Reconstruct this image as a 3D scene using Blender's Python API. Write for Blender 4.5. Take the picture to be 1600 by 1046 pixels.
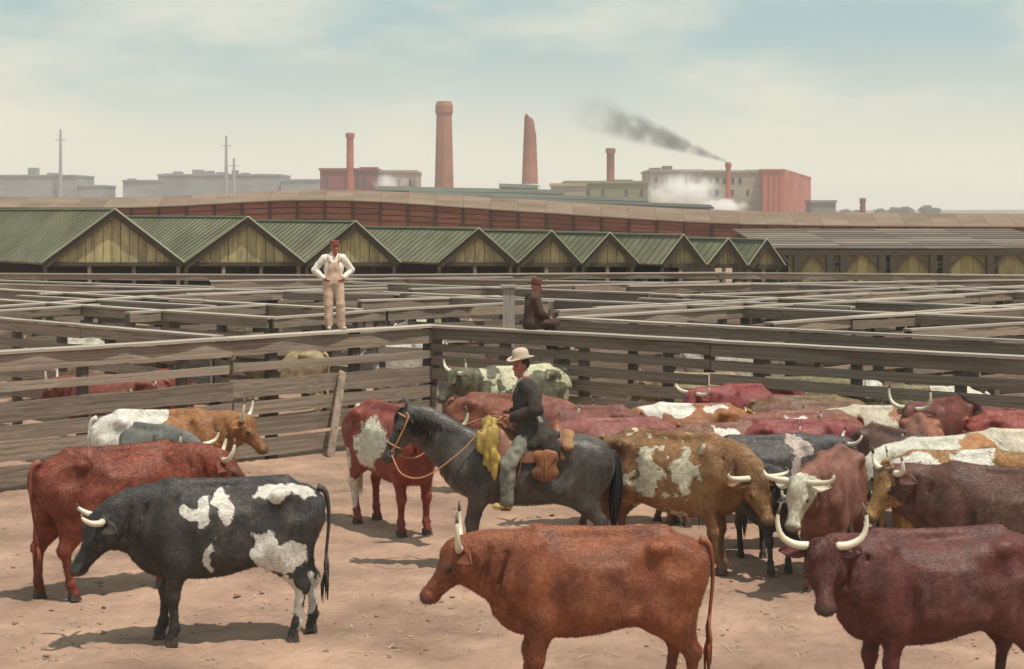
import bpy, bmesh, math, random
import numpy as np
from mathutils import Vector, Matrix

random.seed(7)
rng = np.random.default_rng(11)
scene = bpy.context.scene
for o in list(bpy.data.objects):
    bpy.data.objects.remove(o, do_unlink=True)
COL = scene.collection

# ------------------------------------------------------------------ camera, sky, sun, exposure
F = 2700.0           # focal length in pixels of the 1600 px wide photograph
HC = 4.3             # camera height
HZ = 330.0           # horizon row in the photograph
cam_d = bpy.data.cameras.new('camera')
cam = bpy.data.objects.new('camera', cam_d); COL.objects.link(cam)
cam.location = (0, 0, HC); cam.rotation_euler = (math.radians(90), 0, 0)
cam_d.sensor_fit = 'HORIZONTAL'; cam_d.sensor_width = 36.0
cam_d.lens = 36.0 * F / 1600.0
cam_d.shift_y = -(523.0 - HZ) / 1600.0
cam_d.clip_start = 0.1; cam_d.clip_end = 20000
scene.camera = cam

SUN = Vector((0.32, -0.26, 1.0)).normalized()      # towards the sun
world = bpy.data.worlds.new('World'); scene.world = world; world.use_nodes = True
nt = world.node_tree; nt.nodes.clear()
def wn(t, **kw):
    n = nt.nodes.new(t)
    for k, v in kw.items(): setattr(n, k, v)
    return n
sky = wn('ShaderNodeTexSky', sky_type='NISHITA'); sky.sun_disc = False
sky.sun_elevation = math.asin(SUN.z); sky.sun_rotation = math.atan2(SUN.x, SUN.y)
sky.air_density = 1.0; sky.dust_density = 2.5; sky.ozone_density = 1.0
tc = wn('ShaderNodeTexCoord'); sep = wn('ShaderNodeSeparateXYZ')
nt.links.new(tc.outputs['Generated'], sep.inputs[0])
hz = wn('ShaderNodeMapRange', interpolation_type='SMOOTHSTEP')
for i, v in ((1, -0.02), (2, 0.115), (3, 1.0), (4, 0.0)): hz.inputs[i].default_value = v
nt.links.new(sep.outputs[2], hz.inputs[0])
# broken haze cloud, the same all round the sky
mp = wn('ShaderNodeMapping'); mp.inputs['Scale'].default_value = (5.0, 5.0, 17.0)
nt.links.new(tc.outputs['Generated'], mp.inputs[0])
cn = wn('ShaderNodeTexNoise'); cn.inputs['Scale'].default_value = 1.15; cn.inputs['Detail'].default_value = 6.0
cn.inputs['Roughness'].default_value = 0.55
nt.links.new(mp.outputs[0], cn.inputs['Vector'])
cr = wn('ShaderNodeMapRange', interpolation_type='SMOOTHSTEP')
for i, v in ((1, 0.40), (2, 0.68), (3, 0.0), (4, 0.6)): cr.inputs[i].default_value = v
nt.links.new(cn.outputs[0], cr.inputs[0])
tint = wn('ShaderNodeMix', data_type='RGBA', blend_type='MIX'); tint.inputs[0].default_value = 0.75
tint.inputs[7].default_value = (4.3, 6.2, 6.25, 1)
nt.links.new(sky.outputs[0], tint.inputs[6])
m1 = wn('ShaderNodeMix', data_type='RGBA'); m1.inputs[7].default_value = (10.4, 9.5, 7.1, 1)
nt.links.new(hz.outputs[0], m1.inputs[0]); nt.links.new(tint.outputs[2], m1.inputs[6])
m2 = wn('ShaderNodeMix', data_type='RGBA'); m2.inputs[7].default_value = (9.4, 8.7, 6.8, 1)
nt.links.new(cr.outputs[0], m2.inputs[0]); nt.links.new(m1.outputs[2], m2.inputs[6])
bg = wn('ShaderNodeBackground'); bg.inputs['Strength'].default_value = 0.092
nt.links.new(m2.outputs[2], bg.inputs['Color'])
wo = wn('ShaderNodeOutputWorld'); nt.links.new(bg.outputs[0], wo.inputs[0])

sd = bpy.data.lights.new('sun', 'SUN'); sd.energy = 3.9; sd.angle = math.radians(0.6); sd.color = (1.0, 0.93, 0.82)
so = bpy.data.objects.new('sun', sd); COL.objects.link(so)
so.rotation_euler = SUN.to_track_quat('Z', 'Y').to_euler(); so.location = (30, -30, 60)
scene.view_settings.view_transform = 'Standard'; scene.view_settings.look = 'None'
scene.view_settings.exposure = 0.12; scene.view_settings.gamma = 1.0
scene.view_settings.use_curve_mapping = False
scene.cycles.volume_bounces = 6

# ------------------------------------------------------------------ helpers
def G(px, py, z=0.0):
    """plan point under the photograph's pixel when it lies at height z"""
    Y = F * (HC - z) / (py - HZ)
    return Vector(((px - 800) * Y / F, Y, z))
def at(px, py, Y):
    return Vector(((px - 800) * Y / F, Y, HC - (py - HZ) * Y / F))

def tag(o, label=None, cat=None, group=None, kind=None):
    if label: o['label'] = label
    if cat: o['category'] = cat
    if group: o['group'] = group
    if kind: o['kind'] = kind
    return o
def empty(name, loc=(0, 0, 0), rz=0.0, parent=None):
    o = bpy.data.objects.new(name, None); COL.objects.link(o)
    o.empty_display_size = 0.2
    o.location = loc; o.rotation_euler = (0, 0, rz)
    if parent: o.parent = parent
    return o
def link(name, me, m=None, parent=None, loc=None, rot=None, scale=None):
    o = bpy.data.objects.new(name, me); COL.objects.link(o)
    if m and len(me.materials) == 0: me.materials.append(m)
    if parent: o.parent = parent
    if loc is not None: o.location = loc
    if rot is not None: o.rotation_euler = rot
    if scale is not None: o.scale = scale
    return o
def np_mesh(name, V, Q, smooth=True):
    V = np.asarray(V, dtype=np.float32); Q = np.asarray(Q, dtype=np.int32)
    n = Q.shape[1]
    me = bpy.data.meshes.new(name)
    me.vertices.add(len(V)); me.vertices.foreach_set('co', V.ravel())
    me.loops.add(Q.size); me.loops.foreach_set('vertex_index', Q.ravel())
    me.polygons.add(len(Q))
    me.polygons.foreach_set('loop_start', np.arange(0, Q.size, n, dtype=np.int32))
    me.polygons.foreach_set('loop_total', np.full(len(Q), n, dtype=np.int32))
    me.polygons.foreach_set('use_smooth', np.full(len(Q), smooth, dtype=bool))
    me.update(calc_edges=True)
    return me
class MB:
    """collects simple solids into one mesh"""
    def __init__(s): s.v = []; s.f = []
    def add(s, vs, fs):
        b = len(s.v); s.v += [tuple(p) for p in vs]; s.f += [tuple(i + b for i in f) for f in fs]; return s
    def box(s, lo, hi):
        x0, y0, z0 = lo; x1, y1, z1 = hi
        return s.hexa([(x0,y0,z0),(x1,y0,z0),(x1,y1,z0),(x0,y1,z0),(x0,y0,z1),(x1,y0,z1),(x1,y1,z1),(x0,y1,z1)])
    def hexa(s, p):
        return s.add(p, [(0,3,2,1),(4,5,6,7),(0,1,5,4),(1,2,6,5),(2,3,7,6),(3,0,4,7)])
    def bar(s, a, b, w, h, up=(0, 0, 1)):
        a = Vector(a); b = Vector(b); d = (b - a).normalized(); u = Vector(up)
        sd_ = d.cross(u).normalized() * (w / 2); u2 = sd_.cross(d).normalized() * (h / 2)
        p = []
        for q in (a, b): p += [q - sd_ - u2, q + sd_ - u2, q + sd_ + u2, q - sd_ + u2]
        return s.add(p, [(0,1,2,3),(7,6,5,4),(0,4,5,1),(1,5,6,2),(2,6,7,3),(3,7,4,0)])
    def prism(s, poly, off):
        """polygon (3-D points) pushed along off"""
        n = len(poly); o = Vector(off)
        vs = [Vector(p) for p in poly] + [Vector(p) + o for p in poly]
        fs = [tuple(range(n))[::-1], tuple(range(n, 2*n))]
        for i in range(n):
            j = (i + 1) % n; fs.append((i, j, n + j, n + i))
        return s.add(vs, fs)
    def lathe(s, prof, n=16, c=(0, 0, 0)):
        vs = []; fs = []
        for r, z in prof:
            for i in range(n):
                a = 2*math.pi*i/n; vs.append((c[0]+r*math.cos(a), c[1]+r*math.sin(a), c[2]+z))
        for k in range(len(prof)-1):
            for i in range(n):
                j = (i+1) % n; fs.append((k*n+i, k*n+j, (k+1)*n+j, (k+1)*n+i))
        fs.append(tuple(range(n))[::-1]); fs.append(tuple(range((len(prof)-1)*n, len(prof)*n)))
        return s.add(vs, fs)
    def tube(s, pts, rad, n=8, flat=None):
        pts = [Vector(p) for p in pts]; N = len(pts); vs = []; fs = []
        d = (pts[1]-pts[0]).normalized()
        ref = Vector((0, 0, 1)) if abs(d.z) < 0.9 else Vector((1, 0, 0))
        u = d.cross(ref).normalized()
        for k, p in enumerate(pts):
            d = (pts[min(k+1, N-1)] - pts[max(k-1, 0)]).normalized()
            u = (u - d * u.dot(d)).normalized(); w = d.cross(u)
            r = rad[k] if hasattr(rad, '__len__') else rad
            for i in range(n):
                a = 2*math.pi*i/n
                vs.append(p + u*(r*math.cos(a)) + w*(r*math.sin(a)*(flat or 1)))
        for k in range(N-1):
            for i in range(n):
                j = (i+1) % n; fs.append((k*n+i, k*n+j, (k+1)*n+j, (k+1)*n+i))
        fs.append(tuple(range(n))[::-1]); fs.append(tuple(range((N-1)*n, N*n)))
        return s.add(vs, fs)
    def mesh(s, name, smooth=False):
        me = bpy.data.meshes.new(name); me.from_pydata(s.v, [], s.f)
        if smooth: me.polygons.foreach_set('use_smooth', [True]*len(me.polygons))
        me.update(); return me
    def build(s, name, m, parent=None, smooth=False, loc=None, rot=None):
        return link(name, s.mesh(name, smooth), m, parent, loc, rot)
def children_of(o): return [c for c in bpy.data.objects if c.parent == o]
def spline(P, n):
    P = [Vector(p) for p in P]; Q = [P[0]*2-P[1]] + P + [P[-1]*2-P[-2]]; out = []
    segs = len(P)-1
    for i in range(n):
        t = i/(n-1)*segs; k = min(int(t), segs-1); t -= k
        a, b, c, d = Q[k:k+4]
        out.append(0.5*((2*b)+(c-a)*t+(2*a-5*b+4*c-d)*t*t+(3*b-a-3*c+d)*t**3))
    return out

# lattice noise on numpy points
def _hash(i, j, k, s):
    h = (i.astype(np.int64)*374761393 + j.astype(np.int64)*668265263 + k.astype(np.int64)*2147483647 + s*974634777) & 0xffffffff
    h = ((h ^ (h >> 13))*1274126177) & 0xffffffff
    return ((h ^ (h >> 16)) & 0xffff)/65535.0
def vnoise(P, scale, seed=0):
    p = np.asarray(P, dtype=np.float64)*scale; f = np.floor(p); t = p-f; t = t*t*(3-2*t)
    i, j, k = f[..., 0], f[..., 1], f[..., 2]; r = 0
    for a in (0, 1):
        for b in (0, 1):
            for c in (0, 1):
                w = (t[..., 0] if a else 1-t[..., 0])*(t[..., 1] if b else 1-t[..., 1])*(t[..., 2] if c else 1-t[..., 2])
                r = r + w*_hash(i+a, j+b, k+c, seed)
    return r*2-1
def fbm(P, scale, seed=0, oct=3):
    r = 0; a = 1.0
    for o_ in range(oct): r = r + a*vnoise(P, scale*2**o_, seed+o_); a *= 0.5
    return r

# ------------------------------------------------------------------ materials
MATS = {}
def mat(name, col, rough=0.85, var=0.22, scale=4.0, stretch=(1, 1, 1), col2=None, bump=0.0, bscale=None, rnd=0.0,
        detail=5.0, spec=0.25, coord='Object', metal=0.0, cover=(0.42, 0.62)):
    if name in MATS: return MATS[name]
    m = bpy.data.materials.new(name); m.use_nodes = True; t = m.node_tree; N = t.nodes; L = t.links
    b = N['Principled BSDF']; b.inputs['Roughness'].default_value = rough
    b.inputs['Specular IOR Level'].default_value = spec; b.inputs['Metallic'].default_value = metal
    c = N.new('ShaderNodeTexCoord'); mp = N.new('ShaderNodeMapping'); mp.inputs['Scale'].default_value = stretch
    L.new(c.outputs[coord], mp.inputs[0])
    oi = N.new('ShaderNodeObjectInfo')
    off = N.new('ShaderNodeVectorMath'); off.operation = 'MULTIPLY_ADD'
    comb = N.new('ShaderNodeCombineXYZ')
    for k in range(3): L.new(oi.outputs['Random'], comb.inputs[k])
    off.inputs[1].default_value = (37, 53, 71)
    L.new(comb.outputs[0], off.inputs[0]); L.new(mp.outputs[0], off.inputs[2])
    n = N.new('ShaderNodeTexNoise'); n.inputs['Scale'].default_value = scale; n.inputs['Detail'].default_value = detail
    n.inputs['Roughness'].default_value = 0.6
    L.new(off.outputs[0], n.inputs['Vector'])
    r = N.new('ShaderNodeMapRange'); r.inputs[1].default_value = 0.25; r.inputs[2].default_value = 0.75
    r.inputs[3].default_value = 1-var; r.inputs[4].default_value = 1+var
    L.new(n.outputs[0], r.inputs[0])
    base = N.new('ShaderNodeMix'); base.data_type = 'RGBA'
    base.inputs[6].default_value = (*col, 1); base.inputs[7].default_value = (*(col2 or col), 1)
    n2 = N.new('ShaderNodeTexNoise'); n2.inputs['Scale'].default_value = scale*0.37; n2.inputs['Detail'].default_value = 4
    L.new(off.outputs[0], n2.inputs['Vector'])
    r2 = N.new('ShaderNodeMapRange'); r2.inputs[1].default_value = cover[0]; r2.inputs[2].default_value = cover[1]
    L.new(n2.outputs[0], r2.inputs[0]); L.new(r2.outputs[0], base.inputs[0])
    rr = N.new('ShaderNodeMapRange'); rr.inputs[3].default_value = 1-rnd; rr.inputs[4].default_value = 1+rnd
    L.new(oi.outputs['Random'], rr.inputs[0])
    mu = N.new('ShaderNodeMath'); mu.operation = 'MULTIPLY'
    L.new(r.outputs[0], mu.inputs[0]); L.new(rr.outputs[0], mu.inputs[1])
    sc = N.new('ShaderNodeVectorMath'); sc.operation = 'SCALE'
    L.new(base.outputs[2], sc.inputs[0]); L.new(mu.outputs[0], sc.inputs['Scale'])
    L.new(sc.outputs[0], b.inputs['Base Color'])
    if bump:
        bn = N.new('ShaderNodeTexNoise'); bn.inputs['Scale'].default_value = bscale or scale*3; bn.inputs['Detail'].default_value = 6
        L.new(off.outputs[0], bn.inputs['Vector'])
        bp = N.new('ShaderNodeBump'); bp.inputs['Strength'].default_value = 1.0; bp.inputs['Distance'].default_value = bump
        L.new(bn.outputs[0], bp.inputs['Height']); L.new(bp.outputs[0], b.inputs['Normal'])
    MATS[name] = m; return m

def coat_mat(name, base, second, dark=None, rough=0.55, soft=0.03, edge=0.09, sheen=0.03):
    """coat: two colours split by the mesh attribute 'patch', muzzle by 'muz', hair noise"""
    if name in MATS: return MATS[name]
    m = bpy.data.materials.new(name); m.use_nodes = True; t = m.node_tree; N = t.nodes; L = t.links
    b = N['Principled BSDF']; b.inputs['Roughness'].default_value = rough; b.inputs['Specular IOR Level'].default_value = 0.38
    b.inputs['Sheen Weight'].default_value = sheen; b.inputs['Sheen Roughness'].default_value = 0.4
    c = N.new('ShaderNodeTexCoord')
    def noise(scale, det=4, stretch=None, rgh=0.55):
        n = N.new('ShaderNodeTexNoise'); n.inputs['Scale'].default_value = scale; n.inputs['Detail'].default_value = det
        n.inputs['Roughness'].default_value = rgh
        if stretch:
            mp = N.new('ShaderNodeMapping'); mp.inputs['Scale'].default_value = stretch
            L.new(c.outputs['Object'], mp.inputs[0]); L.new(mp.outputs[0], n.inputs['Vector'])
        else: L.new(c.outputs['Object'], n.inputs['Vector'])
        return n.outputs[0]
    def rng_(inp, a, b_, c_, d):
        r = N.new('ShaderNodeMapRange'); r.inputs[1].default_value = a; r.inputs[2].default_value = b_
        r.inputs[3].default_value = c_; r.inputs[4].default_value = d; L.new(inp, r.inputs[0]); return r.outputs[0]
    def attr(nm):
        a = N.new('ShaderNodeAttribute'); a.attribute_name = nm; return a.outputs['Fac']
    def math_(op, a, b_):
        x = N.new('ShaderNodeMath'); x.operation = op
        for i, v in enumerate((a, b_)):
            if isinstance(v, (int, float)): x.inputs[i].default_value = v
            else: L.new(v, x.inputs[i])
        return x.outputs[0]
    def mix(f, a, b_):
        x = N.new('ShaderNodeMix'); x.data_type = 'RGBA'
        L.new(f, x.inputs[0])
        for i, v in ((6, a), (7, b_)):
            if isinstance(v, tuple): x.inputs[i].default_value = (*v, 1)
            else: L.new(v, x.inputs[i])
        return x.outputs[2]
    dk = dark or tuple(v*0.55 for v in base)
    col = mix(rng_(noise(3.2, 3), 0.40, 0.66, 0, 0.8), base, dk)
    fld = math_('ADD', attr('patch'), rng_(noise(26, 4), 0.2, 0.8, -edge, edge))
    col = mix(rng_(fld, -soft, soft, 0, 1), col, second)
    hair = rng_(noise(70, 3, (0.35, 1, 0.55), 0.7), 0.25, 0.75, 0.76, 1.22)
    big = rng_(noise(9, 3), 0.3, 0.7, 0.80, 1.18)
    sc = N.new('ShaderNodeVectorMath'); sc.operation = 'SCALE'
    L.new(col, sc.inputs[0]); L.new(math_('MULTIPLY', math_('MULTIPLY', hair, big), math_('ADD', attr('tone'), 1.0)), sc.inputs['Scale'])
    dust = mix(rng_(noise(4.5, 6, None, .65), .52, .80, 0, .26), sc.outputs[0], (.30, .21, .155))
    mz = N.new('ShaderNodeMix'); mz.data_type = 'RGBA'; L.new(attr('muz'), mz.inputs[0]); L.new(dust, mz.inputs[6])
    mz.inputs[7].default_value = (0.10, 0.065, 0.055, 1)
    L.new(mz.outputs[2], b.inputs['Base Color'])
    bp = N.new('ShaderNodeBump'); bp.inputs['Distance'].default_value = 0.007; bp.inputs['Strength'].default_value = 0.8
    L.new(math_('ADD', noise(55, 4, (0.4, 1, 0.6), 0.65), math_('MULTIPLY', noise(13, 2), 0.5)), bp.inputs['Height'])
    L.new(bp.outputs[0], b.inputs['Normal'])
    MATS[name] = m; return m

WOOD = mat('weathered wood', (0.275, 0.215, 0.168), 0.9, 0.36, 2.2, (1.2, 9, 9), (0.185, 0.142, 0.110), 0.004, 6, rnd=0.24)
WOOD_CAP = mat('sunlit cap wood', (0.43, 0.365, 0.305), 0.9, 0.25, 2.2, (1.2, 9, 9), (0.33, 0.275, 0.23), 0.003, 6, rnd=0.14)  # plank wood made lighter: sun on fence tops put into the colour
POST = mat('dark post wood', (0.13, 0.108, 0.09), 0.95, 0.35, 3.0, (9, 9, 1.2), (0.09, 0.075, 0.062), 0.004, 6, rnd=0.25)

# ------------------------------------------------------------------ SDF modelling of bodies
class SDF:
    def __init__(s, lo, hi, vox):
        s.lo = np.array(lo, dtype=np.float64); s.vox = vox
        s.n = np.ceil((np.array(hi)-s.lo)/vox).astype(int)+1
        s.ax = [s.lo[i]+vox*np.arange(s.n[i]) for i in range(3)]
        s.F = np.full(s.n, 0.6, dtype=np.float32)
    def _box(s, lo, hi):
        a = np.clip(np.floor((np.array(lo)-s.lo)/s.vox).astype(int), 0, s.n)
        b = np.clip(np.ceil((np.array(hi)-s.lo)/s.vox).astype(int)+1, 0, s.n)
        return a, b
    def _pts(s, a, b):
        X, Y, Z = np.meshgrid(s.ax[0][a[0]:b[0]], s.ax[1][a[1]:b[1]], s.ax[2][a[2]:b[2]], indexing='ij')
        return np.stack((X, Y, Z), -1)
    def apply(s, fn, lo, hi, k=0.04, sub=False):
        m = k+4*s.vox
        a, b = s._box(np.array(lo)-m, np.array(hi)+m)
        if (b <= a).any(): return
        P = s._pts(a, b); d = fn(P)
        sl = tuple(slice(a[i], b[i]) for i in range(3)); A = s.F[sl]
        if sub: A = -A
        h = np.maximum(k-np.abs(A-d), 0)/k if k > 0 else 0
        R = np.minimum(A, d)-h*h*k*0.25
        s.F[sl] = -R if sub else R
    def bone(s, a, b, r1, r2, k=0.04, sq=None, fr=None, sub=False):
        """tapered capsule; sq=(axis, factor) flattens it along an axis; fr=(origin, 3x3 rows = axes)"""
        a = np.array(a, float); b = np.array(b, float); ax = None
        if sq is not None: ax = np.array(sq[0], float); ax /= np.linalg.norm(ax)
        if fr is not None:
            o, R = fr; a = o+a@R; b = o+b@R
            if ax is not None: ax = ax@R
        rm = max(r1, r2)*max(1, sq[1] if sq is not None else 1)
        def fn(P):
            p = P-a; ab = b-a
            if ax is not None:
                f = 1.0/sq[1]-1.0
                p = p+(p@ax)[..., None]*ax*f; ab = ab+(ab@ax)*ax*f
            L2 = max(float(ab@ab), 1e-9)
            t = np.clip((p@ab)/L2, 0, 1)
            d = np.linalg.norm(p-t[..., None]*ab, axis=-1)-(r1+(r2-r1)*t)
            return d*min(1, sq[1]) if ax is not None else d
        lo = np.minimum(a, b)-rm; hi = np.maximum(a, b)+rm
        s.apply(fn, lo, hi, k, sub)
    def ell(s, c, r, k=0.04, fr=None, sub=False):
        c = np.array(c, float); r = np.array(r, float); R = np.eye(3)
        if fr is not None: o, R = fr; c = o+c@R
        def fn(P):
            q = ((P-c)@R.T)/r; l = np.linalg.norm(q, axis=-1)
            g = np.linalg.norm(q/r, axis=-1)+1e-9
            return l*(l-1)/g
        m = r.max(); s.apply(fn, c-m, c+m, k, sub)
    def loft(s, st, k=0.05, e=2.3):
        """trunk along x: stations (x, top, bottom, halfwidth)"""
        st = np.array(st, float); xs = np.linspace(st[0, 0], st[-1, 0], 160)
        sm = []
        for c in (1, 2, 3):
            y = np.interp(xs, st[:, 0], st[:, c]); kk = np.ones(9)/9
            yp = np.concatenate((np.full(4, y[0]), y, np.full(4, y[-1]))); sm.append(np.convolve(yp, kk, 'valid'))
        def fn(P):
            x = P[..., 0]
            T = np.interp(x, xs, sm[0]); B = np.interp(x, xs, sm[1]); Wd = np.maximum(np.interp(x, xs, sm[2]), 0.01)
            c = (T+B)/2; h = np.maximum((T-B)/2, 0.02)
            zz = (P[..., 2]-c)/h
            wl = Wd*(1.0-0.10*zz)        # a little wider low down
            q = (np.abs(P[..., 1]/wl)**e+np.abs(zz)**e)**(1/e)
            d = (q-1)*np.minimum(Wd, h)
            return np.maximum(d, np.maximum(st[0, 0]-x, x-st[-1, 0]))
        w = st[:, 3].max()
        s.apply(fn, (st[0, 0], -w*1.15, st[:, 2].min()), (st[-1, 0], w*1.15, st[:, 1].max()), k)
    def mesh(s, name, smooth=2, fold=None):
        Fd = s.F; S = Fd < 0
        if fold is not None: Fd = Fd+fold(s._pts(np.zeros(3, int), s.n)); S = Fd < 0
        off = np.array([(i, j, k) for i in (0, 1) for j in (0, 1) for k in (0, 1)])
        n = np.array(S.shape)-1
        cnt = np.zeros(n, np.int8)
        for o in off: cnt += S[o[0]:o[0]+n[0], o[1]:o[1]+n[1], o[2]:o[2]+n[2]]
        ai = np.argwhere((cnt > 0) & (cnt < 8))
        V8 = np.stack([Fd[ai[:, 0]+o[0], ai[:, 1]+o[1], ai[:, 2]+o[2]] for o in off], 1)
        acc = np.zeros((len(ai), 3)); num = np.zeros(len(ai))
        for p in range(8):
            for q in range(p+1, 8):
                if np.abs(off[p]-off[q]).sum() != 1: continue
                v1, v2 = V8[:, p], V8[:, q]; mk = (v1 < 0) != (v2 < 0)
                tt = np.where(mk, v1/np.where(mk, v1-v2, 1), 0)
                acc += np.where(mk[:, None], off[p]+tt[:, None]*(off[q]-off[p]), 0); num += mk
        V = s.lo+s.vox*(ai+acc/num[:, None])
        idx = np.full(n, -1, np.int64); idx[ai[:, 0], ai[:, 1], ai[:, 2]] = np.arange(len(ai))
        Q = []
        for A in range(3):
            B, C = (A+1) % 3, (A+2) % 3
            s0 = [slice(None)]*3; s1 = [slice(None)]*3
            s0[A] = slice(0, -1); s1[A] = slice(1, None)
            a0, a1 = S[tuple(s0)], S[tuple(s1)]
            e = np.argwhere(a0 != a1)
            e = e[(e[:, B] > 0) & (e[:, C] > 0) & (e[:, B] < S.shape[B]-1) & (e[:, C] < S.shape[C]-1)]
            ins = a0[e[:, 0], e[:, 1], e[:, 2]]
            def cell(db, dc):
                c = e.copy(); c[:, B] += db; c[:, C] += dc
                return idx[c[:, 0], c[:, 1], c[:, 2]]
            q = np.stack((cell(-1, -1), cell(0, -1), cell(0, 0), cell(-1, 0)), 1)
            q[~ins] = q[~ins][:, ::-1]; Q.append(q)
        Q = np.concatenate(Q)
        E = np.concatenate([Q[:, [0, 1]], Q[:, [1, 2]], Q[:, [2, 3]], Q[:, [3, 0]]])
        for it in range(smooth):
            su = np.zeros_like(V); c = np.zeros(len(V))
            np.add.at(su, E[:, 0], V[E[:, 1]]); np.add.at(c, E[:, 0], 1)
            np.add.at(su, E[:, 1], V[E[:, 0]]); np.add.at(c, E[:, 1], 1)
            V = V*0.5+0.5*su/np.maximum(c, 1)[:, None]
        return V, Q
def set_attr(me, name, vals):
    a = me.attributes.new(name, 'FLOAT', 'POINT'); a.data.foreach_set('value', np.asarray(vals, np.float32))

def fur(V, Q, n, length, width, flow, attrs, m, root, name='coat_hair', seed=1, lift=.25, tone=.32):
    """short hairs lying along the coat: one thin blade each, sharing the coat's material"""
    r = np.random.default_rng(seed)
    q = Q[r.integers(0, len(Q), n)]; u = r.random((n, 1)); w = r.random((n, 1))
    P = (V[q[:, 0]]*(1-u)+V[q[:, 1]]*u)*(1-w)+(V[q[:, 3]]*(1-u)+V[q[:, 2]]*u)*w
    N = np.cross(V[q[:, 2]]-V[q[:, 0]], V[q[:, 3]]-V[q[:, 1]]); N /= np.linalg.norm(N, axis=1)[:, None]+1e-12
    fl = flow(P); fl = fl-N*(fl*N).sum(1)[:, None]; fl /= np.linalg.norm(fl, axis=1)[:, None]+1e-6
    d = fl+N*lift+.28*r.standard_normal((n, 3)); d /= np.linalg.norm(d, axis=1)[:, None]
    s_ = np.cross(d, N); s_ /= np.linalg.norm(s_, axis=1)[:, None]+1e-6
    L_ = length*(.6+.8*r.random((n, 1)))
    A = P-s_*width-N*.002; B = P+s_*width-N*.002; C = P+d*L_
    VV = np.stack((A, B, C), 1).reshape(-1, 3); T_ = np.arange(3*n).reshape(-1, 3)
    me = np_mesh(name, VV, T_)
    for k, v in attrs.items(): set_attr(me, k, np.repeat(v[q[:, 0]], 3))
    set_attr(me, 'tone', np.repeat(r.uniform(-tone, tone, n), 3))
    me.normals_split_custom_set_from_vertices(np.repeat(N, 3, axis=0).tolist())
    o = link(name, me, m, root); o['kind'] = 'stuff'
    return o

# ------------------------------------------------------------------ ground
def axis(lo, hi, step, far, grow=1.25):
    a = list(np.arange(lo, hi+step*0.5, step)); d = step; x = hi
    while x < far: d *= grow; x += d; a.append(x)
    d = step; x = lo
    pre = []
    while x > -far: d *= grow; x -= d; pre.append(x)
    return np.array(pre[::-1]+a)
gx = axis(-8.5, 8.5, 0.055, 5000); gy = axis(13.2, 30.0, 0.065, 5000)
GX, GY = np.meshgrid(gx, gy, indexing='ij')
P3 = np.stack((GX, GY, np.zeros_like(GX)), -1)
fade = np.clip(1-np.maximum(np.abs(GX)-9, 0)/6, 0, 1)*np.clip(1-np.maximum(np.abs(GY-23.5)-11, 0)/6, 0, 1)
lump = 0.016*fbm(P3, 1.1, 3, 3)+0.012*np.maximum(vnoise(P3, 5.5, 9), 0)-0.020*np.maximum(vnoise(P3, 4.2, 21)-0.25, 0)+0.006*vnoise(P3, 11, 5)
prints = np.zeros_like(lump); pr_ = random.Random(3)
for q in range(3200):
    hx_, hy_ = pr_.uniform(-8.4, 8.4), pr_.uniform(13.3, 29.8); i0, j0 = np.searchsorted(gx, hx_), np.searchsorted(gy, hy_)
    sl = (slice(max(0, i0-3), i0+4), slice(max(0, j0-3), j0+4)); d2 = (GX[sl]-hx_)**2+(GY[sl]-hy_)**2
    prints[sl] += pr_.uniform(.010, .026)*(-np.exp(-d2/.0042)+.55*np.exp(-(np.sqrt(d2)-.115)**2/.0016))
GZ = (lump+np.clip(prints, -.03, .02))*fade-0.014
V = np.stack((GX, GY, GZ), -1).reshape(-1, 3)
nx, ny = GX.shape
I = (np.arange(nx-1)[:, None]*ny+np.arange(ny-1)[None, :]).ravel()
Q = np.stack((I, I+ny, I+ny+1, I+1), 1)
DIRT = mat('trodden dirt', (0.385, 0.248, 0.180), 0.95, 0.26, 1.7, (1, 1, 1), (0.245, 0.155, 0.115), 0.03, 11, detail=9, spec=0.1, cover=(0.36, 0.66))
tag(link('ground', np_mesh('ground', V, Q), DIRT), kind='structure')
# loose clods and droppings
mbv = []; mbq = []
base_v = np.array([(math.cos(a)*r, math.sin(a)*r, z) for r, z in ((1, 0), (0.75, 0.5)) for a in np.linspace(0, 2*math.pi, 6, endpoint=False)]+[(0, 0, 0.68)])
NC = 1500
for q in range(NC):
    py = 700+330*random.random()**0.8; p = G(random.uniform(-20, 1620), py)
    s_ = random.choice((0.012, 0.015, 0.018, 0.02, 0.025, 0.035))*random.uniform(0.6, 1.2)
    v = base_v*np.array((s_, s_*random.uniform(0.6, 1), s_*random.uniform(0.45, 0.8)))
    v = v*(1+0.25*rng.standard_normal((13, 1)))
    mbv.append(v+np.array((p.x, p.y, -0.012)))
fs = []
for i in range(6):
    j = (i+1) % 6; fs += [(i, j, 6+j), (i, 6+j, 6+i), (6+i, 6+j, 12)]
fs = np.array(fs); Qc = np.concatenate([fs+13*i for i in range(NC)])
CLOD = mat('dirt clods', (0.33, 0.215, 0.155), 0.95, 0.25, 6.0, col2=(0.22, 0.145, 0.105))
tag(link('dirt_clods', np_mesh('dirt_clods', np.concatenate(mbv), Qc), CLOD), 'loose clods of dirt and dung strewn over the pen floor', 'dirt', kind='stuff')

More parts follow.
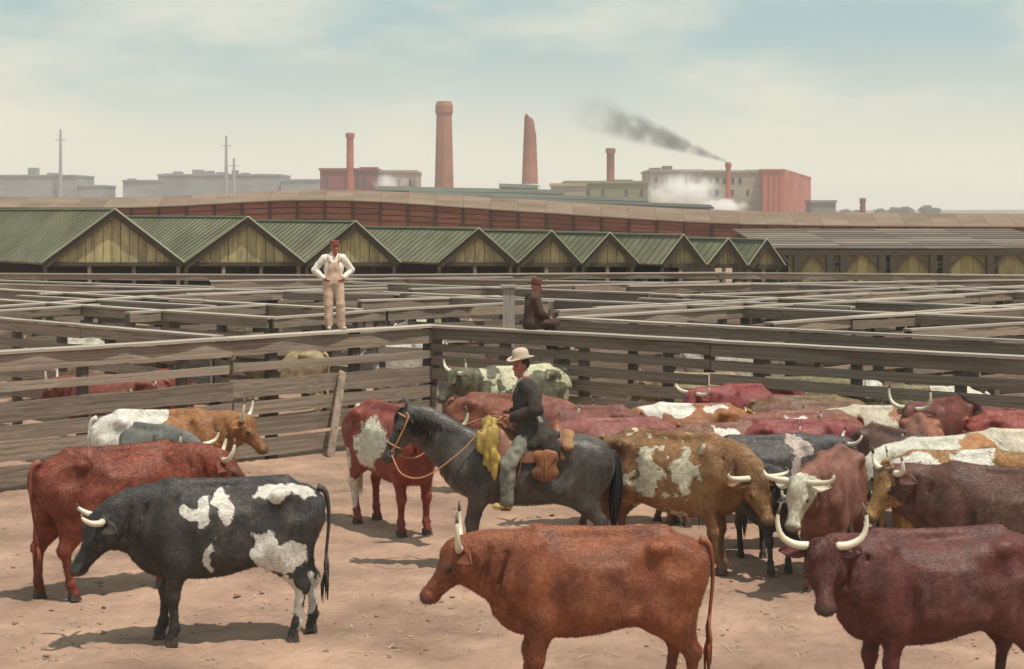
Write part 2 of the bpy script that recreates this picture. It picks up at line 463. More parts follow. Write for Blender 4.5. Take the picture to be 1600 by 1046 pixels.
# straw trodden into the floor
NS = 1100; sv = []
for q in range(NS):
    p = G(random.uniform(-20, 1620), 705+330*random.random()); a = random.uniform(0, 3.14); l = random.uniform(.05, .16); w = random.uniform(.002, .004)
    d = np.array((math.cos(a), math.sin(a), random.uniform(-.05, .12))); n = np.array((-math.sin(a), math.cos(a), 0)); c = np.array((p.x, p.y, random.uniform(-.004, .012)))
    sv += [c-d*l/2-n*w, c+d*l/2-n*w, c+d*l/2+n*w, c-d*l/2+n*w]
tag(link('straw', np_mesh('straw', np.array(sv), np.arange(4*NS).reshape(-1, 4)), mat('straw', (.50, .38, .22), .8, .3, 9)), 'loose straw scattered on the pen floor', 'straw', kind='stuff')

# ------------------------------------------------------------------ plank fences
def plank_mesh(k, wob):
    r = random.Random(k); n = 9; vs = []; fs = []
    for i in range(n+1):
        x = -0.5+i/n
        ends = 0.012*r.uniform(-1, 1)
        t = 0.5+r.uniform(-wob, wob); b = -0.5+r.uniform(-wob, wob); y = r.uniform(-0.12, 0.12)
        sag = -0.10*wob*10*(1-(2*x)**2)*0.5
        xx = x+(ends if i in (0, n) else 0)
        vs += [(xx, -0.5+y, b+sag), (xx, 0.5+y, b+sag), (xx, 0.5+y, t+sag), (xx, -0.5+y, t+sag)]
    for i in range(n):
        a = i*4
        for j in range(4): q = (j+1) % 4; fs.append((a+j, a+4+j, a+4+q, a+q))
    fs = [f[::-1] for f in fs]
    fs += [(0, 1, 2, 3), (n*4+3, n*4+2, n*4+1, n*4)]
    me = bpy.data.meshes.new('plank'); me.from_pydata(vs, [], fs); me.update(); return me
PL = [plank_mesh(k, 0.045) for k in range(8)]
for me in PL: me.materials.append(WOOD)
CP = [plank_mesh(40+k, 0.03) for k in range(4)]
for me in CP: me.materials.append(WOOD_CAP)
pm = MB(); pm.hexa([(-.5,-.5,0),(.5,-.5,0),(.5,.5,0),(-.5,.5,0),(-.46,-.5,1),(.5,-.47,1),(.48,.5,1),(-.5,.46,1)])
POSTM = pm.mesh('post'); POSTM.materials.append(POST)
SPEC_NEAR = [(1.84, 2.10), (1.53, 1.67), (1.08, 1.39), (0.79, 1.02), (0.43, 0.74), (0.08, 0.38)]
SPEC_RIGHT = [(1.88, 2.10), (1.66, 1.80), (1.38, 1.56), (1.12, 1.31), (0.80, 1.04), (0.45, 0.72), (0.10, 0.36)]
SPEC_MID = [(1.90, 2.10), (1.60, 1.76), (1.30, 1.48), (0.98, 1.18), (0.62, 0.84), (0.20, 0.44)]
SPEC_FAR = [(1.92, 2.10), (1.64, 1.78), (1.34, 1.50), (1.02, 1.18), (0.60, 0.80)]
def fence(a, b, label, spec=SPEC_MID, bay=1.7, plen=5.1, capw=0.26, group='plank fences of the stock pens', z1=0.0, wide=1.0):
    a = Vector((a[0], a[1], 0)); b = Vector((b[0], b[1], 0)); d = b-a; L = d.length
    root = empty('plank_fence', a, math.atan2(d.y, d.x)); tag(root, label, 'fence', group)
    n = max(1, round(L/plen)); pl = L/n
    for (z0, zt) in spec:
        sh = 0
        for i in range(n):
            x0 = i*pl; c = x0+pl/2
            o = link('plank', random.choice(PL), None, root, (c, -0.075+random.uniform(-.008, .008), (z0+zt)/2+random.uniform(-.02, .02)),
                     (random.uniform(-0.04, 0.04), random.uniform(-.007, .007), 0), (pl*0.997, 0.045, (zt-z0)))
    for i in range(n):
        link('cap_board', random.choice(CP), None, root, ((i+.5)*pl, 0.0, 2.125), (random.uniform(-.02, .02), random.uniform(-.002, .002), 0), (pl*0.998, capw, 0.042))
    m = max(1, round(L/bay)); s_ = L/m
    for i in range(m+1):
        link('post', POSTM, None, root, (min(max(i*s_, 0.08), L-0.08), 0.03, -0.05), (0, random.uniform(-.012, .012), random.uniform(-.06, .06)), (0.15*random.uniform(.9, 1.2), 0.15, 2.14))
    return root
def T(px, py): return G(px, py, 2.13)
C0 = T(675, 509)
fence(T(-40, 553), C0, 'near grey plank fence at left with the standing man on its cap board', SPEC_NEAR, 1.7, 5.2, 0.30)
fence(C0, T(1680, 563), 'near grey plank fence at right behind the crowded cattle, seated man on top', SPEC_RIGHT, 1.8, 5.4, 0.30)
J1 = T(875, 497)
fence(J1, T(1680, 537), 'grey plank fence just behind the long right fence, forming a narrow alley', SPEC_MID)
fence(J1, T(1680, 450), 'grey plank fence slanting up to the right behind the seated man', SPEC_MID)
fence(T(-40, 494), T(338, 526), 'grey plank fence joining the left fence nearest the left edge', SPEC_MID)
fence(T(-40, 466), T(424, 497), 'grey plank fence ending in open air left of the standing man', SPEC_MID)
fence(T(-40, 450), T(560, 484), 'grey plank fence passing behind the knees of the standing man', SPEC_MID)
fence(T(60, 459), T(600, 446), 'grey plank fence passing behind the waist of the standing man', SPEC_FAR)
fence(T(540, 441), T(1680, 484), 'long grey plank fence passing behind the hat of the seated man', SPEC_MID)
fence(T(600, 484), T(792, 474), 'short grey plank fence left of the tall bare post', SPEC_MID)
fence(T(-40, 437), T(330, 449), 'far grey plank fence below the two leftmost gables', SPEC_FAR)
FARG = 'far plank fences below the shed roofs'
for q, (x0, y0, x1, y1) in enumerate(((-40, 427.5, 545, 430), (545, 430, 1120, 426), (1120, 426, 1680, 431))):
    fence(T(x0, y0), T(x1, y1), ('farthest plank fence right under the left gables', 'farthest plank fence right under the middle gables', 'farthest plank fence right under the small right gables')[q], SPEC_FAR, 2.4, 6.5, group=FARG)
fence(T(610, 435), T(1680, 452), 'far plank fence crossing below the small right gables', SPEC_FAR, 2.2, 6.0, group=FARG)
fence(T(980, 447), T(1680, 436), 'far plank fence rising toward the open shed at right', SPEC_FAR, 2.2, 6.0, group=FARG)
fence(T(330, 439), T(800, 433.5), 'far plank fence behind the shoulders of the standing man', SPEC_FAR, 2.2, 6.0, group=FARG)
fence(T(1200, 505), T(1680, 470), 'grey plank fence in the right middle distance above the tan cow', SPEC_FAR)
fence(T(640, 463), T(860, 471), 'grey plank fence behind the tall bare post', SPEC_FAR)

for x0, y0, x1, y1, lb in ((850, 468, 1680, 501, 'plank fence crossing the right pens below the long far fence'), (600, 457, 1010, 474, 'plank fence behind the seated man, running from the tall post'),
    (150, 447, 620, 460, 'plank fence behind the hips of the standing man, sloping right'), (1150, 442, 1680, 459, 'far plank fence below the open shed at right'), (-40, 481, 240, 463, 'plank fence rising from the left edge in the left pens'),
    (424, 497, 596, 485, 'short plank fence right behind the boots of the standing man'), (930, 481, 1680, 443, 'plank fence rising right from behind the seated man'), (1330, 496, 1680, 478, 'short plank fence at the right edge above the alley'),
    (640, 452, 1120, 440, 'far plank fence between the tall post and the small gables'), (100, 471, 500, 452, 'plank fence rising across the left pens'), (-40, 443, 430, 455, 'far plank fence sloping below the left gables'),
    (1060, 462, 1500, 447, 'far plank fence crossing the middle of the right pens')):
    fence(T(x0, y0), T(x1, y1), lb, SPEC_FAR, 2.0, 5.6, 0.22)

nth = ('first', 'second', 'third', 'fourth', 'fifth', 'sixth', 'seventh', 'eighth', 'ninth', 'tenth')
for q, (x0, y0, x1, y1) in enumerate(((-40, 488, 150, 476), (30, 462, 330, 479), (200, 489, 420, 476), (290, 460, 600, 450), (560, 470, 780, 463), (870, 486, 1180, 472), (1000, 466, 1330, 480), (1180, 478, 1500, 464), (1330, 470, 1680, 486), (1420, 515, 1680, 500))):
    fence(T(x0, y0), T(x1, y1), 'thin cross fence in the far pens, '+nth[q]+' from the left', SPEC_FAR, 2.0, 5.6, 0.20, 'thin cross fences in the far pens')

# loose tall post, gate panels and brace boards in the middle yard
tp = T(795, 512); Yp = 35.0; xp = (795-800)*Yp/F
r_ = empty('gate_post', (xp, Yp, 0)); tag(r_, 'tall bare gate post left of the seated man', 'post')
MB().hexa([(-.13,-.11,-.05),(.13,-.11,-.05),(.13,.11,-.05),(-.13,.11,-.05),(-.12,-.1,2.72),(.12,-.1,2.75),(.12,.1,2.75),(-.12,.1,2.72)]).build('post_shaft', mat('pale post', (0.33, 0.28, 0.24), 0.9, 0.3, 3, (8, 8, 1), bump=.004), r_)
MB().box((-.16, -.14, 2.75), (.16, .14, 2.80)).build('post_cap', WOOD_CAP, r_)
for px, py, tilt, lb in ((486, 640, .20, 'board leaning on the left fence right of the brown longhorn'), (652, 596, .16, 'board leaning on the left fence near the pen corner')):
    d_ = C0-T(-40, 553); f_ = (px+40)/715.0; Yb = 1/((1-f_)/T(-40, 553).y+f_/C0.y); pb = Vector(((px-800)*Yb/F, Yb, 0))
    nrm_ = Vector((d_.y, -d_.x, 0)).normalized(); al = d_.normalized()
    lbo = empty('leaning_board', pb+nrm_*.55); tag(lbo, lb, 'board', 'boards leaning on the left fence')
    MB().bar((0, 0, -.02), tuple(-nrm_*.40+al*tilt*3+Vector((0, 0, 1.42))), .15, .035, tuple(nrm_)).build('board', WOOD, lbo)
def gate(px, py, Y, w, h, rz, label):
    p = at(px, py, Y); g = empty('pen_gate', (p.x, p.y, 0), rz); tag(g, label, 'gate', 'pen gates')
    for i in range(5):
        z = 0.25+i*(h-0.35)/4
        link('plank', random.choice(PL), None, g, (w/2, 0, z), (0, random.uniform(-.01, .01), 0), (w, 0.04, 0.20))
    for x in (0.08, w-0.08):
        link('post', POSTM, None, g, (x, 0.055, 0.02), None, (0.12, 0.06, h))
    MB().bar((0.1, 0.10, 0.2), (w-0.1, 0.10, h-0.1), 0.04, 0.13, (0, 1, 0)).build('brace', WOOD, g)
gate(590, 480, 34.5, 2.2, 2.0, math.radians(-12), 'closed plank gate right of the standing man')
gate(690, 480, 39.5, 2.6, 2.1, math.radians(20), 'plank gate behind the far cattle, left of the tall post')
gate(1250, 470, 40.5, 2.4, 2.0, math.radians(-24), 'plank gate in the right distance below the small gables')

# ------------------------------------------------------------------ gabled sheds
ROOF = mat('green roof', (0.185, 0.185, 0.120), 0.9, 0.26, 1.2, (1, 1, 1), (0.145, 0.145, 0.095), 0.01, 8)
GABLE = mat('olive gable boards', (0.42, 0.355, 0.19), 0.85, 0.28, 1.6, (6, 6, 1), (0.31, 0.26, 0.145), 0.004, 9, rnd=0.16)
TRIM = mat('dark rake timber', (0.075, 0.058, 0.042), 0.9, 0.2, 3)
EDGE = mat('pale roof edge', (0.34, 0.36, 0.25), 0.8, 0.15, 3)
YS = 71.0
SH = Vector((-0.62, 0.785, 0)).normalized()       # the sheds run back and to the left
def shed(xl, xa, ya, xr, ybase, label, Ls=17.0):
    A = at(xa, ya, YS); Lf = at(xl, ybase, YS); Rt = at(xr, ybase, YS)
    o = Vector((A.x, YS, 0)); root = empty('gabled_shed', o); tag(root, label, 'shed', 'gabled stock sheds')
    a = Vector((0, 0, A.z)); l = Vector((Lf.x-A.x, 0, Lf.z)); r = Vector((Rt.x-A.x, 0, Rt.z))
    off = SH*Ls; th = 0.11
    for nm, e in (('l', l), ('r', r)):
        dn = (e-a).normalized(); nrm = Vector((dn.z, 0, -dn.x))
        if nrm.z > 0: nrm = -nrm
        t = nrm*th
        rs = MB().prism([a, e, e+t, a+t] if nm == 'r' else [a, a+t, e+t, e], off).build('roof_slope', ROOF, root)
        # battens along the slope, from ridge to eave
        mb = MB(); nb = int(Ls/0.42)
        for i in range(nb):
            q = SH*(0.2+i*0.42)
            mb.bar(a+q-nrm*0.015, e+q-nrm*0.015, 0.05, 0.016, up=-nrm)
        b_ = mb.build('roof_battens', ROOF, rs); b_['kind'] = 'stuff'
        yq = .03 if nm == 'l' else .036
        MB().bar(a-Vector((0, yq, 0))+nrm*0.12, e-Vector((0, yq, 0))+nrm*0.12, 0.05, 0.26, up=nrm).build('bargeboard', TRIM, root)
        MB().bar(a-Vector((0, yq+.03, 0))-nrm*0.035, e-Vector((0, yq+.03, 0))-nrm*0.035, 0.14, 0.045, up=nrm).build('edge_strip', EDGE, root)
    MB().bar(a+Vector((0, 0, 0.03)), a+off+Vector((0, 0, 0.03)), 0.16, 0.06).build('ridge_cap', EDGE, root)
    # recessed gable boards
    rec = SH*0.20; w = r.x-l.x; nb = max(5, int(w/0.36)); bw = w/nb
    def roofz(x): return a.z+(l.z-a.z)*(x/l.x) if x < 0 else a.z+(r.z-a.z)*(x/r.x)
    zb = l.z+0.02
    for i in range(nb):
        x0 = l.x+i*bw+0.012; x1 = x0+bw-0.024
        z0, z1 = roofz(x0)-th-0.03, roofz(x1)-th-0.03
        if max(z0, z1) < zb+0.05: continue
        z0 = max(z0, zb+0.01); z1 = max(z1, zb+0.01); yo = 0.02*(i % 2)
        poly = [(x0, yo, zb), (x1, yo, zb), (x1, yo, z1)]
        if x0 < 0 < x1: poly.append((0, yo, a.z-th-0.03))
        poly.append((x0, yo, z0))
        MB().prism([Vector(p)+rec for p in poly], (0, 0.03, 0)).build('gable_board', GABLE, root)
    # tie beam, posts and low rails under the roof
    MB().bar(l+rec+Vector((.1, -.05, -.06)), r+rec+Vector((-.1, -.05, -.06)), 0.12, 0.16).build('tie_beam', TRIM, root)
    npst = max(2, int(w/1.5))
    for i in range(npst+1):
        x = l.x+0.15+(w-0.3)*i/npst
        MB().box((-.07, -.07, 0), (.07, .07, l.z-0.12)).build('post', WOOD if i % 2 else POST, root, loc=Vector((x, 0, 0))+rec*0.95)
    for k in range(1, 4):
        MB().box((-.08, -.08, 0), (.08, .08, l.z-0.12)).build('post', POST, root, loc=Vector((l.x+.2, 0, 0))+SH*(Ls*k/3.3))
    MB().prism([(l.x-1.4, 0, 0), (r.x+1.4, 0, 0), (r.x+1.4, 0, l.z-.15), (l.x-1.4, 0, l.z-.15)], (0, .05, 0)).build('back_wall', TRIM, root, loc=SH*(Ls*.35)+Vector((0, .06*len(children_of(root)) % .5, 0)))  # dark wall added part-way in, standing for the shade under the roof
    return root
sheds = [(68, 180, 328, 288, 411), (289, 388, 340, 476, 411), (478, 556, 347, 626, 411), (685, 748, 358, 808, 411),
         (809, 862, 362, 908, 412), (910, 953, 365, 998, 412), (1034, 1068, 368, 1102, 413), (1106, 1138, 374, 1166, 414), (1170, 1198, 375, 1226, 415)]
ordn = ('largest green roofed gabled shed at the far left', 'second green gabled shed from the left', 'green gabled shed behind the standing man',
        'green gabled shed below the tall octagonal chimney', 'green gabled shed above the seated man', 'green gabled shed between the seated man and the small right sheds',
        'fourth shed from the right end with a wide green roof', 'small green gabled shed, next to last at right', 'smallest gabled shed at the right end of the row')
for s_, lb in zip(sheds, ordn): shed(*s_, lb, 24.0 if s_[0] == 68 else 17.0)

# ------------------------------------------------------------------ long open shed at right
YO = 78.0
def atO(px, py, Y=YO): return at(px, py, Y)
root = empty('open_shed', (atO(1420, 420).x, YO, 0)); tag(root, 'long open fronted shed with grey board roof at right', 'shed')
ox = root.location.x
x0, x1 = atO(1196, 388).x-ox, atO(1700, 388).x-ox
ze = atO(0, 389).z; zr = 3.35; dep = 12.0
GREYB = mat('grey roof boards', (0.19, 0.155, 0.125), 0.95, 0.3, 1.2, (0.4, 5, 5), (0.13, 0.105, 0.085), rnd=0.35)
npk = 9
for i in range(npk):
    t0, t1 = i/npk, (i+1)/npk
    ya, za = t0*dep, ze+(zr-ze)*t0+0.05; yb, zb = t1*dep+0.1, ze+(zr-ze)*t1+0.02
    for h in range(4):
        xa = x0+(x1-x0)*h/4; xb = x0+(x1-x0)*(h+1)/4-0.02
        MB().hexa([(xa,ya,za-.05),(xb,ya,za-.05),(xb,yb,zb-.05),(xa,yb,zb-.05),(xa,ya,za),(xb,ya,za),(xb,yb,zb),(xa,yb,zb)]).build('roof_plank', GREYB, root)
MB().bar((x0, .05, ze-.17), (x1, .05, ze-.17), .16, .24).build('eave_beam', TRIM, root)
YEL = mat('ochre panel', (0.42, 0.36, 0.17), 0.85, 0.2, 1.5, (5, 5, 1), (0.34, 0.28, 0.13), rnd=0.12)
for (pa, pb) in ((1232, 1243), (1252, 1292), (1304, 1314), (1322, 1374), (1400, 1454), (1482, 1541), (1560, 1610), (1622, 1690)):
    a_ = atO(pa, 390, YO+.2).x-ox; b_ = atO(pb, 390, YO+.2).x-ox; n_ = max(1, int((b_-a_)/0.5)); w_ = (b_-a_)/n_
    for i in range(n_):
        MB().box((a_+i*w_, .20, 1.05), (a_+(i+1)*w_-.02, .26, ze-.30)).build('wall_board', YEL, root)
for px in (1246, 1297, 1318, 1378, 1396, 1458, 1478, 1547, 1615):
    xx = atO(px, 400).x-ox
    MB().box((xx-.16, -.1, 0), (xx+.16, .15, ze-.28)).build('post', TRIM, root)
    MB().bar((xx, .02, ze-1.0), (xx+.7, .02, ze-.3), .12, .12, (0, 1, 0)).build('brace', TRIM, root)
    MB().bar((xx, .02, ze-1.0), (xx-.7, .02, ze-.3), .12, .12, (0, 1, 0)).build('brace', TRIM, root)
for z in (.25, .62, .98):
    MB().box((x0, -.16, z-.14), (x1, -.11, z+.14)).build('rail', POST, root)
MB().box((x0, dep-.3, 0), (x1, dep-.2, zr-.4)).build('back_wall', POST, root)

# ------------------------------------------------------------------ covered cattle viaduct across the yard
YV = 150.0
TAN = mat('tan shingle roof', (0.225, 0.160, 0.115), 0.9, 0.24, 0.8, (0.3, 1, 3), (0.175, 0.122, 0.088), rnd=0.04)
RED = mat('red brown boards', (0.30, 0.115, 0.072), 0.9, 0.3, 0.9, (0.5, 1, 5), (0.21, 0.08, 0.05), rnd=0.10)
DKR = mat('dark red timber', (0.085, 0.036, 0.026), 0.9, 0.3, 1.0)
vp = [(-140, 307, 323), (-40, 307, 323), (44, 308, 324), (180, 309, 325), (300, 306, 321), (390, 299.5, 315), (450, 296, 311), (520, 295.5, 311), (620, 299, 316),
      (700, 304, 322), (850, 313.5, 332), (1000, 322.5, 342), (1100, 328, 348), (1200, 331, 351), (1400, 333, 353), (1760, 335, 355)]
root = empty('covered_viaduct', (0, YV, 0)); tag(root, 'long red boarded viaduct with tan roof rising and dipping behind the sheds', 'viaduct')
xs_ = np.array([(p[0]-800)*YV/F for p in vp]); zt_ = np.array([HC-(p[1]-HZ)*YV/F for p in vp]); ze_ = np.array([HC-(p[2]-HZ)*YV/F for p in vp])
kx = np.linspace(xs_[0], xs_[-1], 45)
sm = lambda y: np.convolve(np.pad(np.interp(kx, xs_, y), 2, 'edge'), [.15, .2, .3, .2, .15], 'valid')
kt, ke = sm(zt_), sm(ze_)
for i in range(44):
    a, b = kx[i], kx[i+1]
    MB().hexa([(a,-.5,ke[i]-.1),(b-.02,-.5,ke[i+1]-.1),(b-.02,2.6,kt[i+1]-.1),(a,2.6,kt[i]-.1),(a,-.5,ke[i]),(b-.02,-.5,ke[i+1]),(b-.02,2.6,kt[i+1]),(a,2.6,kt[i])]).build('roof_panel', TAN, root)
    mb = MB(); nbd = 9
    for k in range(nbd):
        f0 = k/nbd; f1 = (k+0.86)/nbd; yo = 0.04*(k % 2)
        za0, za1 = (ke[i]-.16)*(1-f0)+0.3*f0, (ke[i]-.16)*(1-f1)+0.3*f1
        zb0, zb1 = (ke[i+1]-.16)*(1-f0)+0.3*f0, (ke[i+1]-.16)*(1-f1)+0.3*f1
        mb.hexa([(a,yo,za1),(b,yo,zb1),(b,yo+.06,zb1),(a,yo+.06,za1),(a,yo,za0),(b,yo,zb0),(b,yo+.06,zb0),(a,yo+.06,za0)])
    w_ = mb.build('board_wall', RED, root); w_['kind'] = 'stuff'
    MB().box((a-.12, -.12, 0), (a+.12, -.01, ke[i]-.14)).build('post', DKR, root)
    MB().box((a, 2.2, 0), (b-.01, 2.3, min(kt[i], kt[i+1])-.25)).build('back_wall', DKR, root)

# ------------------------------------------------------------------ far works: chimneys, packing houses, masts, trees
YF = 620.0
def far(px, py, Y=YF): return at(px, py, Y)
def brick(name, c, c2): return mat(name, c, 0.9, 0.24, 0.10, (1, 1, 2.2), c2, detail=8)
BRICK = brick('orange brick', (0.36, 0.145, 0.085), (0.28, 0.11, 0.065))
BRICK_D = brick('purple red brick', (0.22, 0.07, 0.07), (0.17, 0.055, 0.055))
BRICK_R = brick('bright red brick', (0.42, 0.12, 0.075), (0.34, 0.095, 0.06))
PINK = brick('pale pinkish brick', (0.42, 0.33, 0.29), (0.36, 0.27, 0.24))
BUFF = brick('buff wall', (0.36, 0.31, 0.24), (0.30, 0.26, 0.20))
OLIVE = brick('olive wall', (0.25, 0.225, 0.12), (0.20, 0.18, 0.10))
SLATE = brick('grey works wall', (0.24, 0.23, 0.22), (0.19, 0.19, 0.185))
DROOF = brick('dark green grey roof', (0.10, 0.105, 0.085), (0.075, 0.08, 0.065))
WIN = mat('dark window', (0.05, 0.05, 0.052), 0.3, 0.2, 1.0, spec=0.5)
WHITE = mat('pale wall', (0.62, 0.58, 0.53), 0.85, 0.1, 0.4)
def chimney(px, ytop, ybot, wt, wb, m, label, n=8, Y=YF, flare=True, broken=False):
    p = far(px, ybot, Y); s_ = Y/F; top = far(px, ytop, Y).z
    root = empty('chimney', (p.x, Y, 0)); tag(root, label, 'chimney', 'works chimneys')
    rb, rt = wb*s_/2, wt*s_/2; prof = [(rb*1.12, 0), (rb*1.04, 4), (rb, 6)]
    h = top
    if broken:
        mb = MB(); N_ = 16; rings = []
        zs = [0, 4, 10, 20, 28, 33]
        vs = []; fs = []
        for k in range(9):
            for i in range(N_):
                a_ = 2*math.pi*i/N_; t_ = k/8
                cut = h-7.5*max(0, math.cos(a_-0.3))-2.2*abs(math.sin(2.3*a_))
                z = t_*cut; r = rb+(rt*0.82-rb)*(z/h)**1.4
                vs.append((r*math.cos(a_), r*math.sin(a_), z))
        for k in range(8):
            for i in range(N_): j = (i+1) % N_; fs.append((k*N_+i, k*N_+j, (k+1)*N_+j, (k+1)*N_+i))
        b0 = len(vs); vs.append((0, 0, h-9)); 
        for i in range(N_): fs.append((8*N_+i, 8*N_+(i+1) % N_, b0))
        mb.add(vs, fs).build('shaft', m, root)
        MB().lathe([(rb*1.15, 0), (rb*1.15, 1.2), (rb*1.06, 1.4)], 16, (0, 0, p.z-1.0)).build('pale_collar', WHITE, root)
        return root
    if flare:
        sh = h-5
        MB().lathe(prof+[(rt*1.0, sh)], n).build('shaft', m, root)
        cp_ = MB().lathe([(rt*1.0, sh+.02), (rt*1.14, sh+1.0), (rt*1.14, h-1.5), (rt*0.98, h-.4), (rt*0.98, h), (rt*0.74, h), (rt*0.74, h-2.2)], n).build('cap', m, root)
        MB().lathe([(rt*1.17, sh+1.0), (rt*1.17, sh+1.6)], n).build('band', m, cp_)
    else:
        sh = h-1.8
        MB().lathe(prof+[(rt, sh)], n).build('shaft', m, root)
        MB().lathe([(rt*1.25, sh+.02), (rt*1.3, h-.6), (rt*1.18, h), (rt*.8, h), (rt*.8, h-1)], n).build('cap', m, root)
    return root
chimney(694, 159, 292, 24, 31, BRICK, 'tall thick octagonal brick chimney, left of the broken one', 8)
chimney(828, 175, 290, 20, 28, BRICK, 'tall brick chimney with a broken slanting top', broken=True)
chimney(547, 208, 264, 11, 12, BRICK_R, 'slim red chimney on the purple brick building at left', 12, flare=False)
chimney(954, 232, 284, 12, 13, BRICK, 'short brown chimney over the olive building', 12, flare=False)
chimney(1138, 254, 300, 8, 9, BRICK_R, 'small red chimney pouring dark smoke', 12, flare=False)
chimney(1348, 310, 332, 8, 9, BRICK_D, 'tiny reddish chimney alone near the right horizon', 12, flare=False)
wr = random.Random(9)
def windows(root, xa, xb, z0, z1, rows, cols, y=-.15, face=None):
    for r in range(rows):
        for c in range(cols):
            if wr.random() < .3: continue
            x = xa+(xb-xa)*(c+.5)/cols+wr.uniform(-.2, .2); z = z0+(z1-z0)*(r+.5)/rows; w = (xb-xa)/cols*.42/2; h = (z1-z0)/rows*.5/2
            MB().box((x-w, y, z-h), (x+w, y+.3, z+h)).build('window', WIN, root)
def block(name, x0, x1, y0, m, label, Y=YF, dep=40, rows=0, cols=0, roofs=(), base=332, skew=0.0, cat='building', group='packing works on the skyline', shear=0.0):
    a, b = far(x0, y0, Y), far(x1, y0, Y); root = empty(name, ((a.x+b.x)/2, Y, 0)); tag(root, label, cat, group)
    w = (b.x-a.x)/2; h = a.z
    MB().hexa([(-w,0,0),(w,shear,0),(w,dep+shear,0),(-w,dep,0),(-w,0,h),(w,shear,h-skew),(w,dep+shear,h-skew),(-w,dep,h)]).build('wall', m, root)
    MB().hexa([(-w-.4,-.5,h+.02),(w+.4,shear-.5,h-skew+.02),(w+.4,dep+shear+.4,h-skew+.02),(-w-.4,dep+.4,h+.02),(-w-.4,-.5,h+.9),(w+.4,shear-.5,h-skew+.9),(w+.4,dep+shear+.4,h-skew+.9),(-w-.4,dep+.4,h+.9)]).build('parapet', m, root)
    if rows and not shear: windows(root, -w+1, w-1, h*0.25, h-.8, rows, cols)
    for (px0, px1, py) in roofs:
        p, q = far(px0, py, Y), far(px1, py, Y); c = root.location.x
        MB().box((p.x-c, 4, h+.1-skew), (q.x-c, 12, p.z)).build('roof_house', m, root)
    return root
block('packing_house', 500, 588, 267, BRICK_D, 'purple red brick building carrying a slim chimney at left', rows=2, cols=8, roofs=((508, 520, 264), (560, 588, 261)))
block('packing_house', 589, 649, 270, PINK, 'pale pinkish wing right of the purple brick building', Y=YF+8, rows=2, cols=6)
block('warehouse', 884, 1012, 287, OLIVE, 'olive warehouse block below the short brown chimney', Y=YF-40, rows=2, cols=10, roofs=((960, 990, 280.5), (912, 930, 283.5)))
block('warehouse', 862, 915, 291, BUFF, 'low buff annexe left of the olive warehouse', Y=YF-60, dep=14)
block('packing_house', 1016, 1098, 269, PINK, 'pale pinkish packing house behind white steam', rows=3, cols=8, roofs=((1018, 1034, 262), (1038, 1052, 259), (1070, 1090, 266)))
block('packing_house', 1099, 1190, 270, BUFF, 'buff packing house behind the smoking chimney', Y=YF+6, rows=3, cols=7, roofs=((1102, 1114, 266), (1168, 1186, 265)))
a_, b_ = far(1191, 268), far(1226, 268); c_ = at(1267, 280, YF*62/50); hR = a_.z
root = empty('packing_house', (a_.x, YF, 0)); tag(root, 'bright red brick block with an angled right face', 'building', 'packing works on the skyline')
plan = [(0, 0), (b_.x-a_.x, 0), (c_.x-a_.x, c_.y-YF), (c_.x-a_.x-10, c_.y-YF+6), (0, 60)]
MB().prism([(x, y, 0) for x, y in plan], (0, 0, hR)).build('wall', BRICK_R, root)
MB().prism([(x*1.01-.3, y-.5, hR+.02) for x, y in plan], (0, 0, .8)).build('parapet', BRICK_R, root)
for k in range(4):
    MB().box((0.3+k*2.0, -.35, 0), (0.9+k*2.0, -.02, hR-.3)).build('pilaster', BRICK_R, root)
block('warehouse', 1268, 1306, 317, SLATE, 'low grey shed right of the bright red block', dep=12)
# long low dark roofs between viaduct and works
def long_roof(x0, x1, y0, y1, Y, label, ye):
    a, b = at(x0, y0, Y), at(x1, y1, Y); root = empty('low_shed', ((a.x+b.x)/2, Y, 0)); tag(root, label, 'shed', 'long low sheds behind the viaduct')
    c = root.location.x; xl, xr = a.x-c, b.x-c; ev = (ye-y0)*Y/F
    MB().hexa([(xl,-4,a.z-ev),(xr,-4,b.z-ev),(xr,0,b.z-.1),(xl,0,a.z-.1),(xl,-4,a.z-ev+.2),(xr,-4,b.z-ev+.2),(xr,0,b.z),(xl,0,a.z)]).build('roof_slope', DROOF, root)
    MB().hexa([(xl,4,a.z-ev),(xr,4,b.z-ev),(xr,.02,b.z-.1),(xl,.02,a.z-.1),(xl,4,a.z-ev+.2),(xr,4,b.z-ev+.2),(xr,.02,b.z),(xl,.02,a.z)][::1]).build('roof_slope', DROOF, root)
    MB().hexa([(xl+.3,-3,0),(xr-.3,-3,0),(xr-.3,3,0),(xl+.3,3,0),(xl+.3,-3,a.z-ev),(xr-.3,-3,b.z-ev),(xr-.3,3,b.z-ev),(xl+.3,3,a.z-ev)]).build('wall', SLATE, root)
long_roof(590, 880, 291, 297, 330, 'long dark low shed under the two big chimneys', 299)
long_roof(640, 1010, 298, 309, 270, 'long dark low shed just above the viaduct roof', 306)
long_roof(780, 1110, 308, 320, 225, 'nearest long dark shed sloping along the viaduct', 315)
long_roof(780, 840, 287, 289, 420, 'short dark roof at the foot of the broken chimney', 294)
